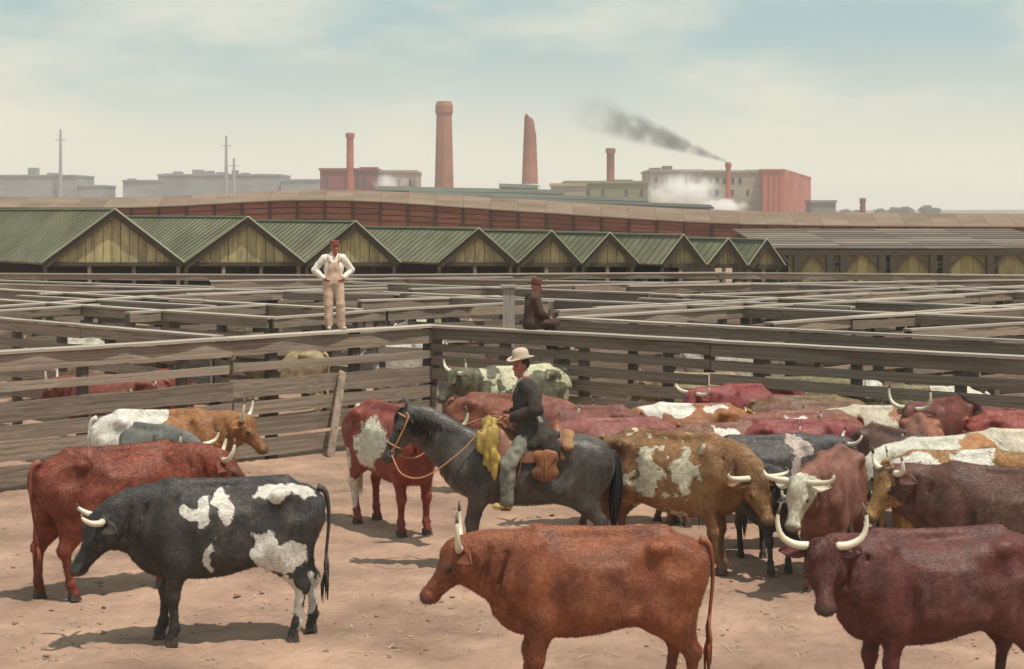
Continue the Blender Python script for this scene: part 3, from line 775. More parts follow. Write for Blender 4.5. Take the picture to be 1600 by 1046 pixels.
# hazy works at the left
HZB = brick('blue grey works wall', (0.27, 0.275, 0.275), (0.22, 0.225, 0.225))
YL = 900.0
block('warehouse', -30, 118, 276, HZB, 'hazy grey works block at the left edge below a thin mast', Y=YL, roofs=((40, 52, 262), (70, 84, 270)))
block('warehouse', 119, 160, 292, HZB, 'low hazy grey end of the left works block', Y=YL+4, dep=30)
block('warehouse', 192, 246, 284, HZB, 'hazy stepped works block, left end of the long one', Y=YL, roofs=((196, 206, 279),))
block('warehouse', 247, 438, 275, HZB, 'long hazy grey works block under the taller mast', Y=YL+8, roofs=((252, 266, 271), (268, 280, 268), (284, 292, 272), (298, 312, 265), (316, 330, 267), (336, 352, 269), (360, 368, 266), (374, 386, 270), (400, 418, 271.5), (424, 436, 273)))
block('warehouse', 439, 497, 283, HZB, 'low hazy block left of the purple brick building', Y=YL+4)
MAST = mat('grey mast', (0.3, 0.3, 0.3), 0.7, 0.1)
for px, yt, lb in ((97, 203, 'thin grey mast rising over the left edge works'), (355, 213, 'thin grey mast rising over the long hazy works'), (367, 248, 'short thin mast beside the taller one')):
    p = far(px, 300, YL); top = far(px, yt, YL).z
    r_ = empty('mast', (p.x, YL-3, 0)); tag(r_, lb, 'mast', 'masts on the skyline')
    MB().lathe([(1.1, 0), (0.95, top*.5), (0.55, top)], 8).build('pole', MAST, r_)
    MB().bar((-2.5, 0, top*.88), (2.5, 0, top*.88), .4, .4).build('crossarm', MAST, r_)
# distant trees at right
LEAF = mat('distant foliage', (0.075, 0.105, 0.075), 0.9, 0.35, 0.3, col2=(0.055, 0.08, 0.06))
TRK = mat('bark', (0.10, 0.08, 0.06), 0.9, 0.2)
YT = 1150.0
def far_tree(px, pyt, w, label):
    p = far(px, 331, YT); top = far(px, pyt, YT).z; s_ = YT/F; R_ = w*s_/2
    root = empty('distant_tree', (p.x, YT+random.uniform(-20, 20), 0)); tag(root, label, 'tree', 'trees on the right horizon')
    MB().tube([(0, 0, 0), (.1, 0, top*.3), (0, 0, top*.6)], [R_*.08, R_*.07, R_*.03], 6).build('trunk', TRK, root)
    n = 420; P = rng.standard_normal((n, 3)); P /= np.linalg.norm(P, axis=1)[:, None]
    P *= (rng.random((n, 1))**0.4); lob = 1+0.35*vnoise(P, 1.6, int(px))
    P = P*lob[:, None]*np.array((R_, R_*.8, top*.36))+np.array((0, 0, top*.60))
    vs = []; qs = []
    for i in range(n):
        sz = R_*0.16*random.uniform(.6, 1.4); A = rng.standard_normal((2, 3)); A /= np.linalg.norm(A, axis=1)[:, None]
        b_ = len(vs); vs += [P[i]-A[0]*sz, P[i]+A[1]*sz*.7, P[i]+A[0]*sz, P[i]-A[1]*sz*.7]; qs.append((b_, b_+1, b_+2, b_+3))
    link('crown', np_mesh('crown', np.array(vs), np.array(qs), False), LEAF, root)
tl = ('leftmost distant tree of the low clump', 'second distant tree from the left in the low clump', 'third distant tree from the left in the low clump', 'distant tree just left of the tallest in the clump',
      'tallest distant tree in the low clump on the right horizon', 'rightmost distant tree of the low clump', 'distant hazy tree farther left of the tiny chimney', 'distant hazy tree close left of the tiny chimney')
for q, (px, yt, w) in enumerate(((1372, 326, 22), (1388, 324.5, 24), (1406, 323.5, 26), (1424, 323, 24), (1441, 321, 24), (1456, 323.5, 18), (1320, 327, 18), (1335, 327.5, 16))):
    far_tree(px, yt, w, tl[q])
# thin distant rise behind everything
mb = MB(); n = 60
hx = np.linspace(-900, 900, n+1); hh = 4.6+1.1*vnoise(np.stack((hx*0.01, hx*0, hx*0), -1), 1.0, 4)
for i in range(n):
    mb.hexa([(hx[i],1500,0),(hx[i+1],1500,0),(hx[i+1],1700,0),(hx[i],1700,0),(hx[i],1560,hh[i]),(hx[i+1],1560,hh[i+1]),(hx[i+1],1620,hh[i+1]),(hx[i],1620,hh[i])])
tag(mb.build('far_rise', mat('far fields', (0.15, 0.15, 0.11), 0.95, 0.2, 0.05)), kind='structure')

# ------------------------------------------------------------------ cattle
HORN = mat('pale horn', (0.70, 0.64, 0.50), 0.45, 0.12, 8, col2=(0.62, 0.54, 0.40), spec=0.4)
HORN_T = mat('dark horn tip', (0.16, 0.12, 0.09), 0.4, 0.2, 8)
EYE = mat('dark eye', (0.012, 0.010, 0.009), 0.12, 0.1, 5, spec=0.6)
HOOF = mat('hoof', (0.075, 0.06, 0.05), 0.6, 0.3, 12)
eyeM = MB().lathe([(0.001, -.021), (.013, -.017), (.021, -.002), (.019, .01), (.01, .019), (.001, .021)], 10).mesh('eye', True); eyeM.materials.append(EYE)
hv = MB()
for s in (-1, 1):
    hv.hexa([(-.055, s*.026-.023, 0), (.062, s*.024-.017, 0), (.062, s*.024+.017, 0), (-.055, s*.026+.023, 0),
             (-.045, s*.024-.02, .075), (.022, s*.022-.016, .085), (.022, s*.022+.016, .085), (-.045, s*.024+.02, .075)])
HOOFM = hv.mesh('hoof'); HOOFM.materials.append(HOOF)

TRUNK = [(-.84, 1.20, 1.04, .03), (-.80, 1.29, .94, .11), (-.72, 1.35, .84, .19), (-.60, 1.38, .77, .24), (-.46, 1.40, .725, .265), (-.25, 1.37, .655, .295),
         (0, 1.345, .59, .325), (.2, 1.345, .565, .315), (.38, 1.37, .565, .275), (.52, 1.395, .57, .225), (.66, 1.35, .60, .18), (.76, 1.26, .68, .13), (.84, 1.16, .80, .04)]
def frame(origin, yaw, pitch, roll=0.0):
    """rows: along the face, to the left, out of the forehead"""
    cy, sy, cp, sp = math.cos(yaw), math.sin(yaw), math.cos(pitch), math.sin(pitch)
    hx = np.array((cy*cp, sy*cp, -sp)); hy = np.array((-sy, cy, 0.0)); hz = np.cross(hx, hy)
    return (np.array(origin, float), np.stack((hx, hy, hz)))
NCOW = 0
def cow(px, yb, scale, heading, label, base, second=(0.62, 0.57, 0.48), dark=None, patches=(), speck=None, white_face=False,
        neck=(0, 8), head=(0, 48), swing=(0, 0, 0, 0), horn=(1, 1, 1, 1.0), vox=0.021, fat=1.0, tail=(0.0, 0.0), matname=None,
        group='cattle in the near pen', Y=None, seed=None, soft=0.03, edge=0.16, headcol=None, tailcol=None, polled=False, hump=0.0):
    """px: pixel column of mid trunk; yb: pixel row of the back; heading in degrees (0 right, 90 away, 180 left, -90 to the camera)"""
    global NCOW
    NCOW += 1; sid = seed or NCOW*13
    if Y is None: Y = F*(HC-1.37*scale)/(yb-HZ)
    X = (px-800)*Y/F
    root = empty('cow', (X, Y, 0), math.radians(heading)); root.scale = (scale,)*3
    tag(root, label, 'cow', group)
    ny, np_ = math.radians(neck[0]), math.radians(neck[1])
    B = np.array((.58, 0, 1.10)); NL = .55
    poll = B+NL*np.array((math.cos(ny)*math.cos(np_), math.sin(ny)*math.cos(np_), math.sin(np_)))
    poll += np.array((0, 0, .08))
    fr = frame(poll, ny+math.radians(head[0]), math.radians(head[1]))
    muz = poll+np.array((.56, 0, 0))@fr[1]
    lo = np.minimum(np.array((-.95, -.48, -.02)), np.minimum(poll, muz)-.26); hi = np.maximum(np.array((.95, .48, 1.55)), np.maximum(poll, muz)+.26)
    rv = random.Random(sid); fat *= rv.uniform(.90, 1.04); belly = rv.uniform(-.03, .03)
    if swing == (0, 0, 0, 0): swing = tuple(rv.uniform(-.10, .12) for _ in range(4))
    S = SDF(lo, hi, vox)
    S.loft([(x, t+hump*math.exp(-((x-.5)/.2)**2), b+belly*math.exp(-(x/.5)**2), w*fat) for x, t, b, w in TRUNK], 0.05)
    # legs
    hoofs = []
    for i, (sx, s) in enumerate(((1, 1), (1, -1), (-1, 1), (-1, -1))):
        dx = swing[i]
        def J(x, y, z, top): return np.array((x+dx*max(0, (top-z)/top), s*y, z))
        if sx > 0:
            sh, el, kn, ft, hf = J(.56, .165, 1.02, .95), J(.45, .175, .74, .95), J(.50, .15, .43, .95), J(.49, .145, .15, .95), J(.52, .145, .06, .95)
            S.bone(sh, el, .165, .105, .07, ((0, 1, 0), .55)); S.bone(el, kn, .092, .058, .05, ((0, 1, 0), .85))
            S.bone(J(.56, .15, 1.20, .95), sh, .10, .15, .06, ((0, 1, 0), .45))
            S.ell(kn, (.062, .056, .072), .03); S.bone(kn, ft, .043, .037, .03); S.ell(ft, (.05, .046, .05), .025)
        else:
            hp, st, hk, ft, hf = J(-.55, .17, 1.12, 1.1), J(-.40, .195, .80, 1.1), J(-.66, .165, .49, 1.1), J(-.635, .155, .16, 1.1), J(-.60, .155, .06, 1.1)
            S.bone(hp, st, .21, .15, .07, ((0, 1, 0), .50)); S.bone(J(-.70, .15, 1.10, 1.1), J(-.60, .165, .74, 1.1), .13, .10, .07, ((0, 1, 0), .6))
            S.bone(st, hk, .125, .055, .06, ((0, 1, 0), .7)); S.bone(J(-.60, .165, .72, 1.1), hk, .085, .045, .05, ((0, 1, 0), .6))
            S.ell(hk+np.array((-.015, 0, 0)), (.062, .048, .07), .03); S.bone(hk, ft, .047, .038, .03); S.ell(ft, (.05, .046, .05), .025)
        S.bone(ft, hf, .038, .047, .02)
        hoofs.append(hf)
    # hips, ribs, flank
    for s in (1, -1):
        S.ell((-.44, s*.225, 1.295), (.075, .05, .055), .07); S.ell((-.79, s*.10, 1.20), (.05, .045, .05), .06)
        S.ell((-.30, s*.345, 1.14), (.15, .10, .12), .09, sub=True)
        S.ell((-.60, s*.285, 1.20), (.11, .05, .09), .08, sub=True)
        S.ell((.37, s*.33, .98), (.045, .065, .26), .07, sub=True)
        S.ell((-.25, s*.335, .84), (.10, .07, .15), .10, sub=True)
        S.bone((.50, s*.165, 1.31), (.62, s*.185, 1.02), .035, .045, .07); S.ell((.70, s*.165, .98), (.06, .05, .07), .06)
        S.bone((-.36, s*.235, .86), (-.20, s*.215, .74), .035, .02, .10)
        for q in range(5):      # ribs
            xr = -.16+q*.085; yr = (.292-.010*abs(q-2))*fat; S.bone((xr, s*yr*.93, 1.14), (xr-.06, s*yr, .78), .010, .010, .085)
    S.bone((-.5, 0, 1.40), (.5, 0, 1.395), .035, .04, .10)
    # neck
    c1 = B+np.array((.26, 0.0, .07))
    pts = [B*(1-t)**2+2*c1*t*(1-t)+(poll-np.array((.07, 0, .0))@fr[1]*0-np.array((0, 0, .08)))*t*t for t in np.linspace(0, 1, 5)]
    rad = [.265, .23, .195, .165, .14]; side = np.array((-math.sin(ny), math.cos(ny), 0))
    for a, b, ra, rb in zip(pts[:-1], pts[1:], rad[:-1], rad[1:]):
        S.bone(a, b, ra, rb, .08, (side, .56))
    S.bone((.70, 0, .76), pts[2]-np.array((0, 0, .20)), .075, .05, .09, (side, .55))     # brisket and dewlap
    S.bone(pts[2]-np.array((0, 0, .17)), pts[4]-np.array((0, 0, .11)), .055, .045, .07, (side, .5))
    for q in (1, 2):        # skin folds on the neck
        m_ = (pts[q]*.6+pts[q+1]*.4)
        for s in (1, -1): S.bone(m_+side*s*rad[q]*.60+np.array((-.03, 0, .10)), m_+side*s*rad[q]*.52+np.array((.02, 0, -.14)), .010, .014, .045, sub=True)
    # head
    K = .93
    def hb(a, b, r1, r2, k, sq=None, sub=False): S.bone(np.array(a)*K, np.array(b)*K, r1*K, r2*K, k, sq, fr, sub)
    def he(c, r, k, sub=False): S.ell(np.array(c)*K, np.array(r)*K, k, fr, sub)
    he((.07, 0, -.08), (.135, .125, .112), .04); he((.19, 0, -.075), (.13, .118, .092), .04)
    hb((.14, 0, -.068), (.44, 0, -.068), .082, .058, .03, ((0, 1, 0), 1.18))
    he((.485, 0, -.078), (.066, .094, .068), .03); he((.45, 0, -.14), (.06, .056, .034), .025)
    hb((.12, 0, -.10), (.42, 0, -.10), .07, .05, .03)
    for s in (1, -1):
        hb((.11, s*.062, -.165), (.36, s*.03, -.13), .062, .036, .035); hb((.10, s*.075, -.10), (.16, s*.07, -.15), .06, .06, .03)
        he((.175, s*.108, -.048), (.050, .026, .034), .02); he((.183, s*.142, -.062), (.026, .024, .019), .012, True)
        he((.545, s*.052, -.050), (.018, .018, .026), .010, True); he((.32, s*.108, -.085), (.08, .024, .034), .03, True)
        hb((.40, s*.094, -.118), (.545, s*.040, -.116), .007, .006, .010, None, True)
        hb((0, s*.06, -.02), (-.015, s*.10, -.015), .040, .034, .025)
    hb((-.035, -.05, -.03), (-.035, .05, -.03), .052, .052, .03); he((.02, 0, .012), (.07, .055, .035), .03)
    V, Qd = S.mesh('cow', 2)
    me = np_mesh('body', V, Qd)
    # coat patches
    W_ = V+0.10*np.stack([fbm(V, 5.0, sid+q, 3) for q in range(3)], -1)
    pf = np.full(len(V), -1.0)
    for p in patches:
        c = np.array(p[:3]); r = np.array(p[3:6]) if len(p) >= 6 else np.full(3, p[3])
        pf = np.maximum(pf, (1-np.linalg.norm((W_-c)/r, axis=1)))
    hl = (V-fr[0])@fr[1].T
    inh = (hl[:, 0] > -.10)*(np.linalg.norm(hl-np.array((.22, 0, -.08)), axis=1) < .42)
    if speck is not None:
        sc_, th_, x0_, x1_ = speck
        q = fbm(V, sc_, sid+5, 3)-th_
        q = np.where((V[:, 0] > x0_) & (V[:, 0] < x1_), q, -1); pf = np.maximum(pf, q)
    if white_face: pf = np.where(inh & (hl[:, 2]+0.0 > -.17), np.maximum(pf, .5), pf)
    if white_face is None: pf = np.where(inh > 0, np.minimum(pf, -.5), pf)
    set_attr(me, 'patch', pf)
    mz = np.clip((hl[:, 0]-.435)/.03, 0, 1)*(inh > 0)*np.clip((.60-hl[:, 0])*20, 0, 1)*0.8
    mz = np.maximum(mz, np.clip(1-np.abs(np.linalg.norm(hl-np.array((.170, 0, -.057))-np.stack((0*hl[:, 0], np.sign(hl[:, 1])*.118, 0*hl[:, 0]), 1), axis=1))/.040, 0, 1)*.9)
    set_attr(me, 'muz', mz)
    cm = coat_mat(matname or 'coat '+label[:40], base, second, dark, soft=soft, edge=edge)
    body = link('body', me, cm, root)
    def flow(P):
        f = np.zeros_like(P); f[:, 0] = -1; f[:, 2] = -.35-.9*np.clip((1.0-P[:, 2])/.6, 0, 1)
        lg = P[:, 2] < .62; f[lg] = (-.05, 0, -1)
        hd_ = np.linalg.norm(P-(fr[0]+np.array((.22, 0, -.08))@fr[1]), axis=1) < .34; f[hd_] = fr[1][0]
        return f
    nh = int(min(75000, 3.2e7*(scale/Y)**2/1.6*(.6 if Y > 21 else 1)))
    fur(V, Qd, nh, .015+.0006*Y, .0011+.00012*Y, flow, {'patch': pf, 'muz': mz}, cm, body, seed=sid)
    # eyes, ears, horns, hooves, tail
    o, R = fr
    rot = Matrix(R.T.tolist()).to_euler()
    for s in (1, -1):
        e = link('eye', eyeM, None, root, Vector(o+np.array((.170, s*.113, -.057))@R), rot, (1.2, 1.1, 1.2))
        A = np.array((.03, s*.10, -.055))
        ear = MB(); L_ = .22
        n_ = 6; vs = []; fs = []
        for i in range(n_+1):
            t = i/n_; wd = .066*math.sin(math.pi*min(1, t*.92+.10))**.8+.004
            cpt = A+np.array((-.015-.03*t, s*L_*t, -.02*t-.07*t*t))
            for q, (u, dd) in enumerate(((-1, .012), (-.5, -.012), (0, -.022), (.5, -.012), (1, .012))):
                vs.append(o+(cpt+np.array((u*wd, 0, dd*(1-t*.4)))) @ R)
            for q, (u, dd) in enumerate(((1, .02), (.5, 0.0), (0, -.010), (-.5, 0.0), (-1, .02))):
                vs.append(o+(cpt+np.array((u*wd*.96, 0, dd*(1-t*.4)+.004)))@R)
        for i in range(n_):
            for q in range(10):
                q2 = (q+1) % 10; fs.append((i*10+q, i*10+q2, (i+1)*10+q2, (i+1)*10+q))
        fs.append(tuple(range(n_*10, n_*10+10)))
        ear.add(vs, fs); em = ear.mesh('ear', True)
        set_attr(em, 'patch', np.full(len(vs), .5 if white_face else -.5)); set_attr(em, 'muz', np.zeros(len(vs)))
        link('ear', em, cm, root)
        if not polled:
            out, up, fw, ln = horn
            sd_ = R[1]*s; fwd = np.array((R[0][0], R[0][1], 0)); fwd = fwd/(np.linalg.norm(fwd)+1e-6); upv = np.array((0, 0, 1.0))
            b0 = o+np.array((-.01, s*.085, -.015))@R
            hp_ = [b0, b0+ln*(sd_*.13*out+upv*.01*up+fwd*.02*fw), b0+ln*(sd_*.24*out+upv*.07*up+fwd*.08*fw), b0+ln*(sd_*.27*out+upv*.19*up+fwd*.13*fw), b0+ln*(sd_*.24*out+upv*.30*up+fwd*.14*fw)]
            sp = spline(hp_, 12); HR = [.031*(1-(i/12)**1.4)+.003 for i in range(12)]
            h_ = MB().tube(sp, HR, 9).build('horn', HORN, root, True)
            MB().tube(sp[9:], [r*1.05+.0005 for r in HR[9:]], 8).build('horn_tip', HORN_T, h_, True)
    for hf in hoofs:
        link('hoof', HOOFM, None, root, (hf[0]-.005, hf[1], 0.0))
    tx, ty = tail
    tp = spline([(-.78, 0, 1.33), (-.855, ty*.1, 1.28), (-.885-tx*.3, ty*.4, 1.05), (-.86-tx*.7, ty*.8, .75), (-.85-tx, ty, .50), (-.85-tx*1.05, ty*1.05, .30)], 16)
    tb = MB().tube(tp[:12], [.040, .036, .030, .025, .021, .018, .016, .015, .014, .014, .014, .012], 8)
    rt = random.Random(sid)
    for q in range(14):
        a = rt.uniform(0, 6.28); d = Vector((math.cos(a), math.sin(a), 0))*rt.uniform(.01, .035); e0 = tp[rt.randint(9, 11)]
        tb.tube([e0, e0+d+(tp[13]-tp[10])*.5, e0+d*1.1+(tp[15]-tp[10])*rt.uniform(.7, 1.0)], [.012, .014, .002], 5)
    tm = tb.mesh('tail', True)
    set_attr(tm, 'patch', np.full(len(tb.v), .5 if tailcol else -.5)); set_attr(tm, 'muz', np.zeros(len(tb.v)))
    link('tail', tm, cm, root)
    return root
def copy_cow(src, px, yb, scale, heading, label, cm, group='cattle in the pens beyond the fences', Y=None):
    r = src.copy(); COL.objects.link(r)
    if Y is None: Y = F*(HC-1.37*scale)/(yb-HZ)
    r.location = ((px-800)*Y/F, Y, 0); r.rotation_euler = (0, 0, math.radians(heading)); r.scale = (scale,)*3
    r['label'] = label; r['group'] = group
    for c in children_of(src):
        k = c.copy(); COL.objects.link(k); k.parent = r
        if k.name.split('.')[0] in ('body', 'ear', 'tail'):
            k.material_slots[0].link = 'OBJECT'; k.material_slots[0].material = cm
        for g in children_of(c):
            q = g.copy(); COL.objects.link(q); q.parent = k
            if q.name.startswith('coat_hair'):
                q.material_slots[0].link = 'OBJECT'; q.material_slots[0].material = cm
    return r

RUST = (0.265, 0.080, 0.034); RUST_D = (0.135, 0.036, 0.017)
REDB = (0.25, 0.060, 0.032); REDB_D = (0.135, 0.030, 0.018)
MAROON = (0.128, 0.036, 0.030); CRIM = (0.25, 0.052, 0.05)
BLACK = (0.052, 0.046, 0.043); BLACK_D = (0.032, 0.028, 0.026)
BROWN = (0.17, 0.085, 0.06); OCH = (0.30, 0.155, 0.062); TANC = (0.36, 0.215, 0.10); CREAM = (0.62, 0.57, 0.45); WHT = (0.66, 0.62, 0.55)

# near row
c_front = cow(938, 835, 1.10, 180, 'big red cow in front seen side-on, facing left with upright horns', RUST, dark=RUST_D, neck=(0, 10), head=(0, 50), horn=(.75, 1.05, .1, 1.0), vox=.0145, swing=(.0, .1, -.08, .1), tail=(.0, .0))
cow(1468, 838, 1.10, 191, 'dark maroon cow in the right corner turning its face to the camera', MAROON, dark=(.068, .020, .018), neck=(25, 20), head=(52, 60), horn=(.95, 1.1, -.1, .98), vox=.0145, fat=1.08)
cow(358, 758, 1.13, 190, 'black steer with white patches, head lowered, facing left', BLACK, WHT, BLACK_D, neck=(8, -8), head=(0, 56), horn=(.75, .35, 1.3, 1.05), vox=.0145,
    patches=((-.64, .12, 1.33, .13), (-.42, .16, 1.36, .14, .14, .12), (-.72, .14, 1.18, .09, .1, .12), (.10, .25, 1.20, .11, .15, .17), (.30, .24, 1.2, .06, .1, .14), (-.30, .32, .92, .16, .2, .17), (-.42, .25, .72, .20, .2, .17), (-.52, .2, .42, .13, .2, .16), (-.66, -.16, .35, .10, .12, .22), (.18, .30, .80, .03, .1, .22), (-.64, .16, .22, .1, .1, .12)),
    swing=(-.02, .10, .05, -.14), tail=(.0, .03), soft=.02, edge=.08)
cow(182, 706, 1.15, 36, 'red cow at the left edge seen from behind, standing past the black steer', REDB, dark=REDB_D, neck=(-8, 4), head=(-10, 40), swing=(.05, -.1, -.12, .12), horn=(.9, 1, .8, .8), vox=.0175, tail=(-.03, -.03))
cow(248, 648, 1.08, 4, 'brown longhorn with white hindquarters by the left fence', (.32, .14, .05), WHT, (.21, .08, .03), neck=(-8, 14), head=(0, 50), horn=(.7, 1.1, .5, .9), patches=((-.62, -.1, 1.1, .45, .5, .6), (-.12, -.2, 1.35, .30, .3, .12)), tailcol=1)
cow(226, 668, .98, -40, 'grey cow mostly hidden between the red cow and the brown longhorn', (.15, .15, .135), (.3, .3, .27), (.10, .10, .09), neck=(0, 4), head=(0, 50), horn=(1.0, .8, .6, .9))
# centre, behind the horse
cow(612, 640, 1.18, -56, 'red cow facing the camera behind the head of the horse', (.27, .055, .035), CREAM, (.16, .03, .022), neck=(-6, 6), head=(0, 55), patches=((-.02, -.3, 1.0, .34, .3, .34), (-.60, -.2, .55, .15, .2, .3)), tailcol=1, swing=(.04, -.04, 0, .1), horn=(1, 1, .5, .9), tail=(0, .05))
cow(790, 622, 1.06, -14, 'brown red cow standing right behind the rider', (.25, .085, .05), dark=(.16, .05, .033), neck=(-8, -6), head=(0, 48), horn=(.9, .9, .8, .9))
cow(812, 566, 1.13, 210, 'mottled black and cream longhorn by the fence corner', (.115, .105, .065), (.52, .49, .33), (.075, .07, .045), neck=(-6, 20), head=(0, 50), horn=(1.2, .75, .2, 1.1), speck=(4.2, .02, -.9, .72), white_face=None, edge=.10, Y=30.0)
cow(1046, 684, 1.13, -30, 'brindled brown cow with frosted white side, head down, right of the horse', (.30, .155, .062), (.62, .56, .42), (.17, .075, .034), neck=(-18, -15), head=(-16, 57), speck=(10, .34, -.5, .5), patches=((-.10, -.3, 1.05, .17, .2, .24), (.28, -.28, 1.1, .09, .2, .2)), horn=(1.15, .35, .2, .9), vox=.0175, edge=.2, swing=(.05, .16, 0, -.1))
cow(968, 660, 1.02, 186, 'long maroon cow between the rider and the white backed cow', (.26, .085, .07), dark=(.20, .05, .05), neck=(0, -6), head=(0, 50), horn=(.9, .9, .8, .9))
cow(1195, 687, 1.0, 12, 'black cow with pale belly patches behind the brindled cow', (.075, .062, .060), (.48, .38, .34), (.05, .042, .04), neck=(0, 12), head=(0, 46), patches=((-.62, -.22, .86, .16, .2, .2), (.30, -.27, 1.0, .035, .1, .3), (.36, -.2, 1.28, .14, .2, .1)), horn=(.8, .7, .9, .9))
cow(1300, 713, 1.06, -112, 'roan cow with a white face and dark eye ring looking at the camera', (.23, .092, .062), CREAM, (.13, .046, .034), neck=(-14, 6), head=(2, 66), white_face=True, horn=(1.35, .55, .0, .85), vox=.0175, swing=(.0, .05, 0, 0))
cow(1578, 740, 1.13, 163, 'heavy dark brown cow with a tan head right of the white faced cow', (.125, .056, .042), (.36, .20, .075), (.075, .033, .026), neck=(10, 18), head=(24, 54), patches=((1.40, .35, 1.15, .42),), horn=(.9, .8, .3, .8), fat=1.1, vox=.0175, hump=.05)
# right crowd
cow(1490, 712, 1.02, 6, 'tan and white cow half hidden behind the dark brown cow', (.36, .19, .06), WHT, (.26, .12, .04), patches=((-.55, -.1, 1.25, .30, .4, .2), (.25, 0, 1.35, .25, .4, .16)), neck=(0, -4), head=(0, 45))
cow(1478, 690, 1.04, 205, 'white shouldered cow between the roan cow and the tan cow', (.55, .52, .44), (.36, .16, .06), (.47, .44, .36), patches=((-.35, .2, 1.2, .32),), neck=(0, 0), head=(6, 55), horn=(1.1, .8, .6, 1.0))
cow(1442, 660, 1.03, -98, 'rust brown horned cow facing the camera in the right crowd', (.27, .10, .055), WHT, (.18, .06, .036), neck=(4, 6), head=(4, 62), horn=(1.3, .6, .1, .9))
cow(1610, 678, 1.0, 182, 'cream cow at the right edge in the crowd', (.52, .46, .35), dark=(.40, .33, .24), neck=(0, -4), head=(8, 55), horn=(1, .8, .5, .9))
cow(1592, 648, 1.0, 10, 'bright red cow cut by the right edge near the fence', (.29, .062, .045), dark=(.19, .04, .03), neck=(0, 0), head=(0, 45))
cow(1480, 622, 1.06, -128, 'dark red cow with tall horns standing by the right fence', (.15, .045, .035), dark=(.10, .03, .024), neck=(-6, 20), head=(-8, 55), horn=(1.0, 1.15, .2, 1.0), Y=25.8)
cow(1240, 662, .98, 4, 'crimson cow lengthwise behind the black cow', CRIM, dark=(.19, .03, .036), neck=(0, -2), head=(0, 42), horn=(.9, .7, .8, 1.0))
cow(1255, 624, .98, -4, 'olive brown cow lengthwise near the right fence', (.20, .135, .06), (.17, .06, .04), (.15, .095, .042), neck=(0, -8), head=(0, 46), patches=((-.5, 0, 1.38, .35, .4, .06),), horn=(1.0, .9, .6, 1.0))
cow(1085, 637, 1.0, 178, 'white backed brown cow with a horn turned up, facing left', (.33, .13, .05), WHT, (.22, .08, .03), neck=(0, -8), head=(0, 44), patches=((.42, 0, 1.38, .42, .5, .14), (-.3, 0, 1.40, .2, .4, .06)), horn=(.6, 1.2, .2, .8))
cow(1182, 601, 1.04, 203, 'crimson longhorn standing at the right fence, facing left', CRIM, dark=(.18, .028, .034), neck=(-4, 14), head=(8, 48), horn=(1.3, .55, .2, 1.1), Y=28.2)
cow(1288, 640, .98, 172, 'dull brown horned cow below the crimson longhorn', (.20, .10, .07), dark=(.14, .065, .045), neck=(0, -4), head=(10, 50), horn=(1.2, .7, .3, 1.0), Y=26.3)

cow(1120, 668, .96, 20, 'brown cow with a pale blaze between the maroon and the black cow', (.22, .10, .06), WHT, (.15, .065, .04), neck=(0, 4), head=(0, 48), patches=((.1, -.2, 1.3, .18, .3, .12),), horn=(1.0, .8, .5, .9))
cow(1385, 640, .98, 184, 'cream and brown cow behind the rust brown cow', (.50, .44, .33), (.30, .13, .06), (.42, .35, .25), neck=(0, 2), head=(8, 50), patches=((-.3, .1, 1.3, .3, .4, .2),), horn=(1.1, .8, .3, .9))
cow(1530, 632, .98, 176, 'maroon cow near the right end of the long fence', (.19, .055, .045), dark=(.13, .04, .032), neck=(0, 2), head=(8, 50), horn=(1.1, .9, .3, 1.0))
cow(1395, 676, 1.0, -70, 'dark brown horned cow looking out between the crimson and the white cow', (.13, .06, .042), dark=(.09, .04, .03), neck=(6, 8), head=(0, 60), horn=(1.2, .8, .1, .95))
cow(1196, 735, .86, -78, 'small black cow facing the camera below the pale patched black cow', (.06, .052, .048), dark=(.04, .035, .033), neck=(10, -6), head=(0, 62), horn=(1, .7, .2, .8), Y=21.0)
cow(1262, 648, .95, 183, 'slim reddish cow lengthwise above the crimson cow', (.24, .09, .06), WHT, (.17, .06, .042), neck=(0, 0), head=(6, 48), patches=((.2, .1, 1.32, .2, .3, .1),), horn=(1.1, .8, .3, .9))
cow(920, 640, .98, 176, 'dark red cow just right of the rider by the fence', (.20, .065, .05), dark=(.14, .045, .036), neck=(0, 6), head=(4, 50), horn=(.9, .9, .3, .9))
